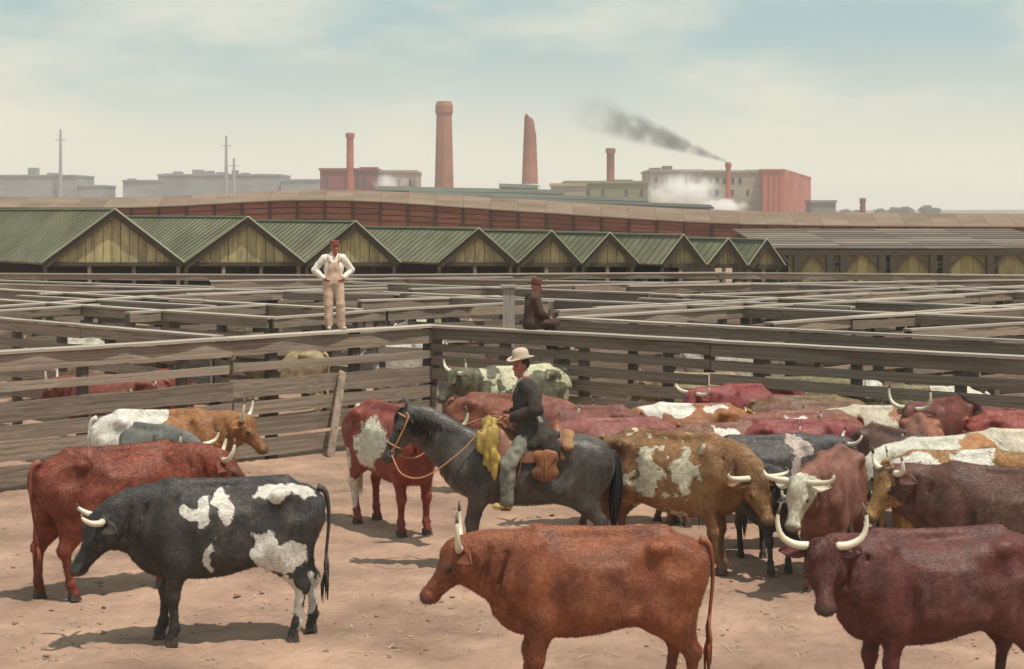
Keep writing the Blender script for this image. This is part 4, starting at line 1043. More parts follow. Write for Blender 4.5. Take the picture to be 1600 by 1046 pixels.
# beyond the fences: copies with their own coats
protoA = c_front
protoB = [o for o in bpy.data.objects if o.get('label', '').startswith('brown longhorn')][0]
protoC = [o for o in bpy.data.objects if o.get('label', '').startswith('roan cow')][0]
cmR = coat_mat('far red', (.25, .07, .05), WHT); cmW = coat_mat('far white', (.60, .56, .48), (.5, .45, .38)); cmT = coat_mat('far tan', (.44, .34, .19), CREAM)
cmB = coat_mat('far black', (.07, .06, .055), WHT); cmP = coat_mat('far pinkish', (.42, .24, .2), WHT); cmO = coat_mat('far olive', (.22, .19, .09), CREAM)
for args in ((protoA, 185, 566, 1.05, 176, 'red cow seen through the left fence, left of two', cmR, 29.6), (protoC, 262, 557, 1.05, -100, 'red cow with white face seen through the left fence', cmR, 30.6),
    (protoA, 120, 495, 1.0, 170, 'whitish cow in the pens at the far left', cmW, 39), (protoB, 300, 468, 1.05, 10, 'white cow in the pens left of the standing man', cmW, 52),
    (protoC, 395, 492, 1.05, -60, 'white and tan cow behind the open fence end', cmW, 46), (protoA, 450, 520, 1.05, 160, 'pale cow seen through the left fence below the standing man', cmT, 35.5),
    (protoB, 668, 491, 1.05, 20, 'olive brown cow above the fence corner', cmO, 44.5), (protoA, 745, 488, 1.05, 150, 'pink and white cow left of the tall gate post', cmP, 45.5),
    (protoC, 872, 489, 1.1, -70, 'white cow just right of the seated man', cmW, 43.0), (protoA, 1100, 560, 1.0, 178, 'cream cow seen through the long right fence', cmT, 30.6),
    (protoB, 1395, 519, 1.1, 0, 'tan cow with its back above the right alley fence', cmT, 39.0), (protoC, 1512, 512, 1.12, -95, 'white cow with red face above the right alley fence', cmW, 38.0),
    (protoA, 1240, 560, 1.0, 10, 'olive cow seen through the long right fence', cmO, 29.9), (protoB, 1462, 580, 1.0, 170, 'pale olive cow seen through the fence at far right', cmO, 28.3),
    (protoA, 1040, 508, 1.0, 5, 'white cow with its back just over the alley fence', cmW, 41.5), (protoB, 560, 470, 1.05, 190, 'black cow behind the legs of the standing man', cmB, 50),
    (protoB, 90, 470, 1.05, 20, 'pink and white cow at the left edge of the far pens', cmP, 47), (protoA, 235, 480, 1.05, 175, 'tan cow in the left pens below the largest gable', cmT, 43), (protoC, 350, 470, 1.05, -80, 'red and white cow facing front in the left pens', cmR, 50),
    (protoB, 440, 460, 1.05, 185, 'pale tan cow far left of the waist of the standing man', cmT, 57), (protoA, 610, 500, 1.05, 15, 'white cow behind the fence just right of the boots of the standing man', cmW, 38), (protoB, 930, 492, 1.05, 175, 'cream cow in the pens right of the seated man', cmT, 44.5),
    (protoC, 985, 470, 1.05, -100, 'red cow with pale face far right of the seated man', cmR, 52), (protoA, 1290, 500, 1.05, 170, 'pinkish cow in the right pens above the alley', cmP, 42), (protoB, 1130, 515, 1.05, 8, 'white cow just behind the alley fence', cmW, 36.5),
    (protoA, 1440, 480, 1.05, 0, 'white cow in the far right pens below the open shed', cmW, 49), (protoB, 1560, 490, 1.05, 190, 'red cow in the far right pens at the edge', cmR, 45), (protoC, 1350, 555, 1.0, -90, 'white cow looking through the long right fence', cmW, 30.2),
    (protoA, 1180, 490, 1.05, 185, 'dark cow in the middle pens at right', cmB, 47), (protoC, 700, 470, 1.05, -120, 'red cow far behind the tall gate post', cmR, 54)):
    src, px, yb, sc_, hd, lb, cm_, Y_ = args
    copy_cow(src, px, yb, sc_, hd, lb, cm_, Y=Y_)

# ------------------------------------------------------------------ the horse
PXH, YH = 825.0, 20.8
HB = coat_mat('black horse coat', (.088, .075, .065), (.52, .48, .40), (.026, .022, .020), rough=.36, soft=.02, edge=.06, sheen=.1)
HAIR = mat('black horse hair', (.012, .010, .010), 0.5, 0.3, 20, spec=.4)
def horse():
    root = empty('horse', ((PXH-800)*YH/F, YH, 0), math.pi)
    tag(root, 'black saddle horse with one white hind leg, head hanging low, facing left', 'horse')
    poll = np.array((1.50, 0, 1.90)); fr = frame(poll, math.radians(4), math.radians(63))
    S = SDF((-1.15, -.42, -.02), (2.0, .42, 2.0), .021)
    S.loft([(-1.04, 1.34, 1.18, .04), (-.99, 1.46, 1.02, .15), (-.88, 1.555, .90, .235), (-.70, 1.61, .84, .285), (-.48, 1.62, .80, .30), (-.25, 1.575, .775, .305), (0, 1.545, .755, .315), (.28, 1.56, .76, .305),
            (.48, 1.625, .78, .265), (.64, 1.62, .82, .24), (.82, 1.52, .90, .20), (.94, 1.40, .98, .13), (1.0, 1.28, 1.08, .04)], .06)
    hoofs = []
    for sx, s, dx in ((1, 1, .03), (1, -1, .12), (-1, 1, -.03), (-1, -1, .12)):
        def J(x, y, z, top=1.1): return np.array((x+dx*max(0, (top-z)/top), s*y, z))
        if sx > 0:
            sh, el, kn, ft, hf = J(.74, .17, 1.20), J(.58, .19, .93), J(.64, .165, .53), J(.63, .155, .19), J(.68, .155, .08)
            S.bone(sh, el, .19, .12, .08, ((0, 1, 0), .5)); S.bone(el, kn, .105, .062, .05, ((0, 1, 0), .8))
            S.ell(kn, (.064, .058, .075), .03); S.bone(kn, ft, .046, .040, .03); S.ell(ft, (.052, .046, .052), .025); S.bone(ft, hf, .040, .05, .02)
        else:
            hp, st, hk, ft, hf = J(-.62, .17, 1.28), J(-.46, .20, .98), J(-.84, .165, .60), J(-.80, .155, .20), J(-.76, .155, .08)
            S.bone(hp, st, .25, .17, .09, ((0, 1, 0), .5)); S.bone(J(-.86, .15, 1.28), J(-.72, .165, .86), .16, .12, .08, ((0, 1, 0), .6))
            S.bone(st, hk, .14, .062, .06, ((0, 1, 0), .7)); S.bone(J(-.72, .16, .86), hk, .09, .045, .05, ((0, 1, 0), .6))
            S.ell(hk+np.array((-.02, 0, 0)), (.07, .05, .08), .03); S.bone(hk, ft, .050, .042, .03); S.ell(ft, (.055, .048, .055), .025); S.bone(ft, hf, .042, .052, .02)
        hoofs.append(hf)
    for s in (1, -1):
        S.ell((-.36, s*.32, 1.22), (.14, .06, .14), .10, sub=True); S.ell((.42, s*.32, 1.1), (.05, .05, .26), .08, sub=True)
        S.ell((-.45, s*.22, 1.50), (.12, .05, .06), .10)
    nb = [(.66, 0, 1.28), (.86, 0, 1.42), (1.08, 0, 1.60), (1.28, 0, 1.75), (1.43, 0, 1.83)]
    rad = [.32, .265, .215, .17, .13]
    for a, b, ra, rb in zip(nb[:-1], nb[1:], rad[:-1], rad[1:]): S.bone(a, b, ra, rb, .08, ((0, 1, 0), .44))
    S.ell((.09, 0, -.10), (.17, .098, .135), .05, fr); S.bone((.18, 0, -.08), (.55, 0, -.075), .095, .060, .05, ((0, 1, 0), .9), fr=fr)
    S.ell((.60, 0, -.085), (.080, .066, .072), .04, fr); S.ell((.16, 0, -.20), (.15, .075, .085), .06, fr)
    S.bone((.2, 0, -.19), (.56, 0, -.125), .06, .042, .05, ((0, 1, 0), .8), fr=fr)
    for s in (1, -1):
        S.ell((.20, s*.088, -.055), (.05, .028, .035), .03, fr); S.ell((.205, s*.112, -.062), (.026, .02, .02), .02, fr, sub=True)
        S.ell((.655, s*.040, -.065), (.026, .016, .022), .015, fr, sub=True)
        S.ell((.36, s*.085, -.12), (.14, .024, .035), .05, fr, sub=True)
    V, Q = S.mesh('horse', 2); me = np_mesh('body', V, Q)
    W_ = V+.03*np.stack([fbm(V, 9, 50+q, 2) for q in range(3)], -1)
    leg2 = np.linalg.norm((W_-np.array((-.74, -.16, .36)))/np.array((.22, .12, .42)), axis=1)
    set_attr(me, 'patch', 1-leg2)
    hl = (V-fr[0])@fr[1].T
    set_attr(me, 'muz', np.clip((hl[:, 0]-.57)/.05, 0, 1)*.35)
    body = link('body', me, HB, root)
    def flow(P):
        f = np.zeros_like(P); f[:, 0] = -1; f[:, 2] = -.35-.9*np.clip((1.0-P[:, 2])/.6, 0, 1); f[P[:, 2] < .7] = (-.05, 0, -1); return f
    fur(V, Q, 60000, .022, .0030, flow, {'patch': 1-leg2, 'muz': np.clip((hl[:, 0]-.57)/.05, 0, 1)*.35}, HB, body, seed=77, lift=.26, tone=.55)
    o, R = fr; rot = Matrix(R.T.tolist()).to_euler()
    for s in (1, -1):
        link('eye', eyeM, None, root, Vector(o+np.array((.205, s*.098, -.058))@R), rot, (1.15,)*3)
        b0 = o+np.array((-.03, s*.055, -.01))@R
        e = MB().tube(spline([b0, b0+np.array((-.02, s*.02, .07)), b0+np.array((.01, s*.025, .13)), b0+np.array((.03, s*.015, .18))], 8), [.028, .036, .04, .04, .036, .028, .017, .004], 8, .55)
        em = e.mesh('ear', True); set_attr(em, 'patch', np.full(len(e.v), -1)); set_attr(em, 'muz', np.zeros(len(e.v)))
        link('ear', em, HB, root)
    hm = MB().lathe([(.058, 0), (.066, .003), (.054, .05), (.046, .085)], 12).mesh('hoof'); hm.materials.append(HOOF)
    for hf in hoofs: link('hoof', hm, None, root, (hf[0], hf[1], 0))
    # mane on the near side, forelock, tail
    rr = random.Random(5); mb = MB()
    crest = spline([(.60, 0.0, 1.63), (.80, 0, 1.70), (1.0, 0, 1.80), (1.22, 0, 1.90), (1.46, 0, 1.96)], 60)
    for i in range(300):
        t = rr.random(); c = crest[min(59, int(t*59))]; ln = rr.uniform(.18, .36); s = 1 if rr.random() < .8 else -1
        y = lambda d: s*(.035+.05*math.sin(min(1, d)*1.5))
        mb.tube([c+Vector((0, 0, .005)), c+Vector((rr.uniform(-.02, .01), y(.4), -.05)), c+Vector((rr.uniform(-.05, .01), y(.8)+.02*s, -ln*.55)), c+Vector((rr.uniform(-.08, .01), y(1)+.03*s, -ln))], [.012, .016, .012, .003], 5, .5)
    mb.build('mane', HAIR, root, True)
    mb = MB()
    for i in range(16):
        y = rr.uniform(-.04, .04); p0 = Vector(o+np.array((-.03, y, .02))@R)
        mb.tube([p0, p0+Vector((.06, y*.3, -.02)), p0+Vector((.11, y*.6, -rr.uniform(.12, .2)))], [.01, .012, .003], 5, .6)
    mb.build('forelock', HAIR, root, True)
    mb = MB()
    for i in range(80):
        a, r = rr.uniform(0, 6.28), rr.uniform(0, 1); L = rr.uniform(.55, .95); dx, dy = .045*r*math.cos(a), .05*r*math.sin(a)
        mb.tube(spline([(-.98+dx*.4, dy*.4, 1.43), (-1.045+dx, dy, 1.36), (-1.075+dx*1.3, dy*1.3, 1.36-L*.4), (-1.05+dx*1.6, dy*1.6, 1.36-L*.75), (-1.03+dx, dy*1.2, 1.36-L)], 8), [.012, .014, .016, .016, .015, .013, .010, .002], 5)
    mb.build('tail', HAIR, root, True)
    return root, fr
hroot, hfr = horse()
hM = Matrix.Translation(hroot.location) @ Matrix.Rotation(math.pi, 4, 'Z')
# tack: bridle, reins, saddle, bags, slicker
TANL = mat('tan leather', (.42, .19, .09), .5, .2, 12, spec=.4); BRNL = mat('brown saddle leather', (.20, .075, .035), .5, .3, 8, col2=(.14, .05, .025), bump=.004, spec=.4)
METAL = mat('dull metal', (.35, .33, .30), .4, .1, 5, metal=.8)
o, R = hfr
def hp(x, y, z): return Vector(o+np.array((x, y, z))@R)
br = empty('bridle', hroot.location, math.pi); tag(br, 'tan leather bridle on the head of the black horse', 'bridle')
for nm, pts, r in (('browband', [hp(.05, -.105, -.06), hp(.05, -.06, .035), hp(.05, .06, .035), hp(.05, .105, -.06)], .012),
                   ('cheek_strap', [hp(-.02, .0, .02), hp(.03, .108, -.08), hp(.30, .105, -.10), hp(.52, .075, -.10)], .011),
                   ('cheek_strap', [hp(-.02, .0, .02), hp(.03, -.108, -.08), hp(.30, -.105, -.10), hp(.52, -.075, -.10)], .011),
                   ('noseband', [hp(.42, .0, -.20), hp(.42, .095, -.11), hp(.42, .0, .0), hp(.42, -.095, -.11), hp(.42, .0, -.20)], .011),
                   ('throat_latch', [hp(.02, .108, -.07), hp(.10, .095, -.22), hp(.12, 0, -.31), hp(.10, -.095, -.22), hp(.02, -.108, -.07)], .010)):
    MB().tube(spline(pts, 14), r, 6).build(nm, TANL, br, True)
for s in (1, -1):
    MB().tube([hp(.52+.035*math.cos(a), s*.082, -.10+.035*math.sin(a)) for a in np.linspace(0, 6.28, 12)], .006, 6).build('bit_ring', METAL, br, True)
hand = Vector((.31, .16, 1.84))
rn = empty('reins', hroot.location, math.pi); tag(rn, 'slack tan reins running from the bit to the hand of the rider', 'reins')
MB().tube(spline([hp(.53, .085, -.11), Vector((1.50, .20, 1.16)), Vector((1.22, .30, 1.15)), Vector((.80, .34, 1.45)), Vector((.55, .26, 1.70)), hand], 26), .010, 6).build('near_rein', TANL, rn, True)
MB().tube(spline([hp(.53, -.085, -.11), Vector((1.35, -.24, 1.30)), Vector((.95, -.26, 1.60)), Vector((.5, -.1, 1.80)), hand+Vector((0, -.02, 0))], 22), .010, 6).build('far_rein', TANL, rn, True)

sd_r = empty('saddle', hroot.location, math.pi); tag(sd_r, 'brown leather stock saddle under the rider', 'saddle')
S = SDF((-.55, -.5, 1.0), (.6, .5, 1.95), .014)
def sad(P):
    x, y, z = P[..., 0], P[..., 1], P[..., 2]
    top = 1.575+.10*np.exp(-((x-.33)/.10)**2)+.11*np.exp(-((x+.34)/.10)**2)
    r = np.sqrt((y/.315)**2+((z-1.16)/(top-1.12))**2)
    sh = np.abs(r-1.05)*.33-.022
    skirt = 1.30+.10*np.abs(x)
    return np.maximum(np.maximum(sh, np.abs(x)-.44), skirt-z)
S.apply(sad, (-.5, -.48, 1.1), (.5, .48, 1.85), .02)
S.bone((.34, 0, 1.64), (.40, 0, 1.74), .035, .03, .03); S.ell((.41, 0, 1.765), (.05, .045, .018), .02)
V, Q = S.mesh('saddle', 2); link('seat', np_mesh('seat', V, Q), BRNL, sd_r)
for s in (1, -1):
    MB().tube(spline([(.08, s*.345, 1.42), (.12, s*.375, 1.15), (.22, s*.36, .92)], 10), .028, 6, .35).build('stirrup_leather', BRNL, sd_r, True)
    MB().tube([(.27+.0, s*.36+.062*math.cos(a), .835+.075*math.sin(a)-(.0 if math.sin(a) > -.5 else .0)) for a in np.linspace(-.6, 3.75, 12)], .012, 6).build('stirrup', BRNL, sd_r, True)
    MB().box((.21, s*.36-.058, .760), (.33, s*.36+.058, .776)).build('stirrup_tread', BRNL, sd_r)
MB().tube(spline([(.22, .345, 1.32), (.22, .34, 1.05), (.22, .26, .80), (.22, 0, .735), (.22, -.26, .80), (.22, -.34, 1.05), (.22, -.345, 1.32)], 24), .035, 6, .25).build('girth', TANL, sd_r, True)
def soft(name, lo, hi, vox, prims, m, root, fold=0.006, fs=14, sm_=1, seed=3, stretch=(1, 1, .35)):
    S = SDF(lo, hi, vox)
    for p in prims:
        k = dict(p[1]) if len(p) > 1 and isinstance(p[-1], dict) else {}
        getattr(S, p[0])(*p[1:-1], **p[-1]) if isinstance(p[-1], dict) else getattr(S, p[0])(*p[1:])
    V, Q = S.mesh(name, sm_, (lambda P: (fold*fbm(P*np.array(stretch), fs, seed, 2)).astype(np.float32)) if fold else None)
    return link(name, np_mesh(name, V, Q), m, root)
bag = empty('saddlebag', hroot.location, math.pi); tag(bag, 'brown leather saddlebag hanging behind the leg of the rider', 'bag')
soft('pouch', (-.42, .2, 1.0), (.1, .5, 1.55), .012, [('bone', (-.22, .375, 1.36), (-.20, .385, 1.22), .125, .125, .02, ((0, 1, 0), .4)), ('bone', (-.30, .375, 1.20), (-.10, .385, 1.20), .07, .07, .02, ((0, 1, 0), .6)), ('bone', (-.30, .375, 1.38), (-.12, .385, 1.38), .06, .06, .02, ((0, 1, 0), .6))], BRNL, bag, .004, 12)
soft('flap', (-.45, .25, 1.1), (.12, .52, 1.55), .010, [('bone', (-.30, .40, 1.42), (-.10, .405, 1.42), .05, .05, .02, ((0, 1, 0), .6)), ('bone', (-.21, .425, 1.38), (-.20, .432, 1.28), .10, .05, .02, ((0, 1, 0), .18))], mat('orange leather', (.27, .11, .05), .5, .2, 9, bump=.003), bag, .003, 12)
MB().tube(spline([(-.20, .44, 1.42), (-.20, .448, 1.30), (-.20, .43, 1.14)], 8), .014, 6, .3).build('strap', TANL, bag, True)
roll = empty('blanket_roll', hroot.location, math.pi); tag(roll, 'tan blanket roll strapped behind the saddle', 'blanket')
soft('roll', (-.75, .0, 1.2), (-.2, .55, 1.8), .014, [('bone', (-.47, .12, 1.64), (-.47, .30, 1.50), .052, .05, .02, ((1, 0, 0), 1.5))], mat('tan blanket', (.30, .17, .085), .9, .2, 6), roll, .008, 14)
slk = empty('slicker', hroot.location, math.pi); tag(slk, 'yellow oilskin slicker bundled over the front of the saddle', 'coat')
soft('bundle', (.2, .0, 1.0), (.75, .6, 1.95), .012, [('bone', (.46, .12, 1.74), (.47, .30, 1.60), .085, .095, .04), ('bone', (.47, .30, 1.60), (.44, .37, 1.38), .10, .085, .04, ((0, 1, 0), .7)), ('bone', (.43, .37, 1.40), (.41, .375, 1.20), .07, .055, .03, ((0, 1, 0), .7)), ('bone', (.51, .36, 1.50), (.53, .37, 1.30), .06, .045, .03, ((0, 1, 0), .7))],
     mat('yellow oilskin', (.46, .33, .075), .55, .3, 7, col2=(.30, .20, .05), spec=.35), slk, .045, 15, 1, 8, (1, 1, .35))

# ------------------------------------------------------------------ people
def hand_prims(S, w, d, n, s, curl=.5, spread=.0225):
    """w wrist, d direction of the fingers, n palm normal, s +1 when the thumb lies along d x n"""
    w, d, n = (np.array(v, float) for v in (w, d, n)); d /= np.linalg.norm(d); n -= d*(n@d); n /= np.linalg.norm(n); sd_ = np.cross(d, n)*s
    S.bone(w, w+d*.03, .027, .028, .01); S.bone(w+d*.035-sd_*.018, w+d*.075-sd_*.022, .020, .017, .012); S.bone(w+d*.035+sd_*.018, w+d*.075+sd_*.022, .021, .017, .012)
    for i, l in enumerate((.98, 1.06, 1.0, .8)):
        p = w+d*.085+sd_*(1.5-i)*spread; a = 0
        for q, ln in enumerate((.042, .027, .021)):
            a += curl*(.7, 1.1, .8)[q]; dd = d*math.cos(a)+n*math.sin(a); e = p+dd*ln*l
            S.bone(p, e, .0098-.0008*q, .0094-.0008*q, .004); p = e
    p = w+d*.025+sd_*.030
    for q, ln in enumerate((.042, .03, .024)):
        dd = d*(.62+.1*q)+sd_*(.62-.35*q)+n*(.35+.25*q*curl); dd /= np.linalg.norm(dd); e = p+dd*ln
        S.bone(p, e, .013-.0012*q, .0118-.0012*q, .006); p = e
def head_prims(S, fr):
    S.ell((-.008, 0, .035), (.098, .076, .098), .02, fr); S.bone((.028, 0, -.01), (.048, 0, -.075), .068, .046, .03, fr=fr)
    S.ell((.068, 0, -.098), (.028, .030, .022), .02, fr); S.bone((.088, 0, .022), (.108, 0, -.022), .010, .016, .012, fr=fr)
    for s in (1, -1):
        S.ell((.092, s*.034, .016), (.018, .019, .013), .014, fr, sub=True); S.bone((.088, s*.018, .036), (.078, s*.052, .036), .009, .008, .012, fr=fr)
        S.ell((-.004, s*.080, -.006), (.022, .010, .034), .008, fr); S.ell((.062, s*.045, -.020), (.022, .018, .018), .02, fr)
        S.ell((.100, s*.010, -.030), (.010, .009, .008), .008, fr)
    S.bone((.097, -.024, -.060), (.097, .024, -.060), .004, .004, .006, fr=fr, sub=True)
    S.bone((.086, -.016, -.052), (.086, .016, -.052), .009, .009, .008, fr=fr); S.bone((.084, -.014, -.070), (.084, .014, -.070), .010, .010, .008, fr=fr)
def person(loc, rz, label, J, skin, head_yaw=0, head_pitch=0, sc=1.0):
    root = empty('person', loc, rz); tag(root, label, 'person')
    A = np.array([J[k] for k in J if isinstance(J[k], tuple) and len(J[k]) == 3]); lo = A.min(0)-.22; hi = A.max(0)+.24
    S = SDF(lo, hi, .0075)
    hfr_ = frame(J['head'], head_yaw, head_pitch)
    head_prims(S, hfr_)
    S.bone(J['neck'], np.array(J['head'])+np.array((-.01, 0, -.06)), .058, .052, .03)
    S.bone(J['pelvis'], J['chest'], .12, .125, .05, ((1, 0, 0), .75)); S.bone(J['chest'], J['neck'], .12, .06, .06)
    for s in ('l', 'r'):
        S.bone(J['sh'+s], J['el'+s], .050, .038, .04); S.bone(J['el'+s], J['wr'+s], .038, .026, .02); S.bone(J['chest'], J['sh'+s], .09, .055, .05)
        S.bone(J['hip'+s], J['kn'+s], .078, .052, .04); S.bone(J['kn'+s], J['an'+s], .052, .036, .03); S.bone(J['pelvis'], J['hip'+s], .11, .08, .04)
        S.bone(J['an'+s], J['toe'+s], .036, .03, .02)
        if 'hd'+s in J: d, n, ts, cu = J['hd'+s]; hand_prims(S, J['wr'+s], d, n, ts, cu)
    V, Q = S.mesh('person', 1); link('body', np_mesh('body', V, Q), skin, root)
    o, R = hfr_; rot = Matrix(R.T.tolist()).to_euler()
    for s in (1, -1): link('eye', eyeM, None, root, Vector(o+np.array((.080, s*.034, .016))@R), rot, (.55, .55, .5))
    root.scale = (sc,)*3
    return root, hfr_
SKIN = mat('ruddy skin', (.42, .165, .11), .55, .12, 14, col2=(.36, .13, .09), spec=.35)
def boots(root, J, m):
    for s in ('l', 'r'):
        a, t = np.array(J['an'+s]), np.array(J['toe'+s]); d = t-a; d[2] = 0; d /= np.linalg.norm(d)
        S = SDF(np.minimum(a, t)-.16, np.maximum(a, t)+.16, .010)
        S.bone(a+np.array((0, 0, .06)), a-np.array((0, 0, .03)), .052, .048, .02); S.bone(a-np.array((0, 0, .05))-d*.03, t, .042, .036, .03); S.bone(t, t+d*.03, .040, .030, .02)
        V, Q = S.mesh('boot', 1); link('boot', np_mesh('boot', V, Q), m, root)
def limb_cloth(J, s, kind, r):
    if kind == 'arm': return [('bone', J['sh'+s], J['el'+s], r[0], r[1], .03), ('bone', J['el'+s], np.array(J['wr'+s])*.93+np.array(J['el'+s])*.07, r[1], r[2], .02)]
    return [('bone', J['hip'+s], J['kn'+s], r[0], r[1], .04), ('bone', J['kn'+s], np.array(J['an'+s])*.98+np.array(J['kn'+s])*.02, r[1], r[2], .03)]
def bounds(J, m=.28):
    A = np.array([J[k] for k in J if isinstance(J[k], tuple) and len(J[k]) == 3]); return A.min(0)-m, A.max(0)+m

# the rider, in the frame of the horse
J = dict(pelvis=(-.04, 0, 1.72), chest=(.02, 0, 2.08), neck=(.045, 0, 2.28), head=(.085, .01, 2.435), shl=(.015, .205, 2.215), shr=(.03, -.195, 2.215), ell=(-.11, .335, 1.95), elr=(-.04, -.26, 1.95),
         wrl=(.20, .20, 1.84), wrr=(.20, -.10, 1.86), hipl=(-.02, .15, 1.66), hipr=(-.02, -.15, 1.66), knl=(.24, .375, 1.30), knr=(.24, -.375, 1.30), anl=(.25, .375, .86), anr=(.25, -.375, .86), toel=(.37, .375, .81), toer=(.37, -.375, .81),
         hdl=((.95, -.2, -.05), (-.1, -.9, -.2), 1, .95), hdr=((.95, .2, -.05), (-.1, .9, -.2), -1, .95))
rider, rfr = person(hroot.location, math.pi, 'rider in a dark jacket and tan hat sitting on the black horse', J, SKIN, math.radians(32), math.radians(6))
DARK = mat('charcoal wool', (.058, .047, .041), .9, .25, 10, col2=(.042, .035, .031), bump=.003); GREYT = mat('grey green trousers', (.20, .185, .145), .9, .22, 9, col2=(.15, .14, .11), bump=.003)
lo, hi = bounds(J)
soft('jacket', lo, hi, .013, [('bone', (-.03, 0, 1.72), (.01, 0, 2.05), .205, .215, .04, ((1, 0, 0), .82)), ('bone', (.01, 0, 2.05), (.02, 0, 2.20), .215, .12, .04, ((1, 0, 0), .76)), ('bone', J['shl'], J['shr'], .068, .068, .05),
     *limb_cloth(J, 'l', 'arm', (.080, .070, .056)), *limb_cloth(J, 'r', 'arm', (.082, .066, .052)),
     ('bone', (-.06, .22, 1.70), (-.36, .34, 1.46), .13, .09, .05, ((0, 1, 0), .36)), ('bone', (.03, .19, 1.70), (.01, .29, 1.55), .11, .08, .05, ((0, 1, 0), .45)), ('bone', (-.06, -.22, 1.70), (-.36, -.34, 1.46), .15, .11, .06, ((0, 1, 0), .40)), ('bone', (-.12, .1, 1.72), (-.40, .18, 1.62), .09, .06, .06, ((0, 0, 1), .5)), ('bone', (-.12, -.1, 1.72), (-.40, -.18, 1.62), .09, .06, .06, ((0, 0, 1), .5)),
     ('ell', (.02, 0, 2.36), (.075, .07, .10), .03, None, True)], DARK, rider, .013, 15, 1, 4, (1, 1, .6))
for s in (1, -1):
    MB().prism([(.192, s*.012, 2.00), (.182, s*.075, 2.12), (.105, s*.082, 2.28), (.13, s*.03, 2.23)][::s], (.014, 0, .004)).build('lapel', mat('pale collar', (.50, .45, .36), .8, .1, 6), rider)
soft('shirt', (-.2, -.2, 2.0), (.3, .2, 2.5), .011, [('bone', (.045, 0, 2.22), (.055, 0, 2.345), .085, .066, .02), ('bone', (.09, 0, 2.12), (.08, 0, 2.26), .06, .05, .02)], mat('shirt', (.55, .50, .42), .85, .1, 6), rider, 0)
soft('trousers', lo, hi, .013, [('bone', (-.05, -.08, 1.72), (-.05, .08, 1.72), .15, .15, .04), *limb_cloth(J, 'l', 'leg', (.112, .098, .075)), *limb_cloth(J, 'r', 'leg', (.112, .098, .075))], GREYT, rider, .018, 15, 1, 6, (1, 1, .7))
boots(rider, J, mat('yellow boot leather', (.46, .32, .12), .6, .25, 9))
def hat(root, fr, prof, m, band=None, z=.085, tilt=.05):
    o, R = fr; P = Vector(o+np.array((-.005, 0, z))@R)
    # oval hat with a bent brim
    vs = []; fs = []; N = 24
    for r, zz in prof:
        for i in range(N):
            a = 2*math.pi*i/N; x, y = r*1.12*math.cos(a), r*.94*math.sin(a)
            k = max(0, r-.09)/.05; vs.append((x, y, zz+k*.018*math.sin(a)**2-k*.006*math.cos(a)))
    for k in range(len(prof)-1):
        for i in range(N): j = (i+1) % N; fs.append((k*N+i, k*N+j, (k+1)*N+j, (k+1)*N+i))
    fs.append(tuple(range((len(prof)-1)*N, len(prof)*N)))
    up = R[2] if R[2][2] > 0 else -R[2]
    Rm = Matrix((R[0].tolist(), R[1].tolist(), up.tolist())).transposed()
    h = MB().add(vs, fs).build('hat', m, root, True, P, Rm.to_euler())
    if band: MB().lathe([(.0975, .006), (.0985, .008), (.0975, .030), (.096, .031)], 24).build('hat_band', band, h, True)
    return h
DERBY = [(.088, .0), (.150, -.004), (.158, .002), (.157, .008), (.150, .006), (.100, .010), (.096, .03), (.095, .07), (.089, .10), (.072, .122), (.04, .135), (.005, .138)]
hat(rider, rfr, DERBY, mat('tan felt', (.50, .40, .30), .9, .12, 8), mat('grey hat band', (.30, .25, .2), .8, .1))
soft('hair', np.array(rfr[0])-.16, np.array(rfr[0])+.16, .008, [('ell', (-.022, 0, .028), (.098, .084, .088), .01, rfr), ('ell', (.07, 0, -.02), (.075, .085, .10), .015, rfr, True)], mat('dark hair', (.05, .03, .022), .7, .3, 30), rider, .004, 40)

# the man standing on the left fence, arms akimbo
pf = T(521, 516.5); s_ = 1.0
Jm = dict(pelvis=(0, -.025, .93), chest=(-.02, .0, 1.27), neck=(-.01, .01, 1.46), head=(.02, .02, 1.615), shl=(-.01, .185, 1.41), shr=(-.01, -.185, 1.41), ell=(-.06, .37, 1.17), elr=(-.06, -.37, 1.17),
          wrl=(.07, .20, 1.02), wrr=(.07, -.20, 1.02), hipl=(0, .10, .90), hipr=(0, -.10, .90), knl=(.06, .13, .50), knr=(.01, -.10, .50), anl=(.01, .15, .09), anr=(-.02, -.09, .09), toel=(.14, .20, .03), toer=(.12, -.10, .03),
          hdl=((.45, -.6, -.6), (-.6, -.7, .2), 1, .5), hdr=((.45, .6, -.6), (-.6, .7, .2), -1, .5))
man, mfr = person((pf.x, pf.y, 2.148), math.radians(-76), 'man in white shirt and pale overalls standing on the fence, hands on hips', Jm, mat('sunburnt skin', (.38, .13, .085), .55, .12, 14, spec=.3), math.radians(8), math.radians(2), .92)
lo, hi = bounds(Jm)
SHIRT = mat('white shirt', (.74, .68, .60), .85, .08, 8, bump=.002); OVER = mat('pale tan overalls', (.58, .42, .31), .9, .12, 7, col2=(.50, .35, .26), bump=.002)
soft('shirt', lo, hi, .012, [('bone', (0, 0, .98), (-.01, 0, 1.24), .165, .18, .05, ((1, 0, 0), .66)), ('bone', (-.01, 0, 1.24), (-.005, 0, 1.40), .18, .11, .05, ((1, 0, 0), .64)), ('bone', Jm['shl'], Jm['shr'], .066, .066, .05), ('bone', (0, 0, 1.42), (.005, 0, 1.50), .075, .062, .02),
     *limb_cloth(Jm, 'l', 'arm', (.076, .066, .048)), *limb_cloth(Jm, 'r', 'arm', (.076, .066, .048))], SHIRT, man, .012, 15, 1, 3)
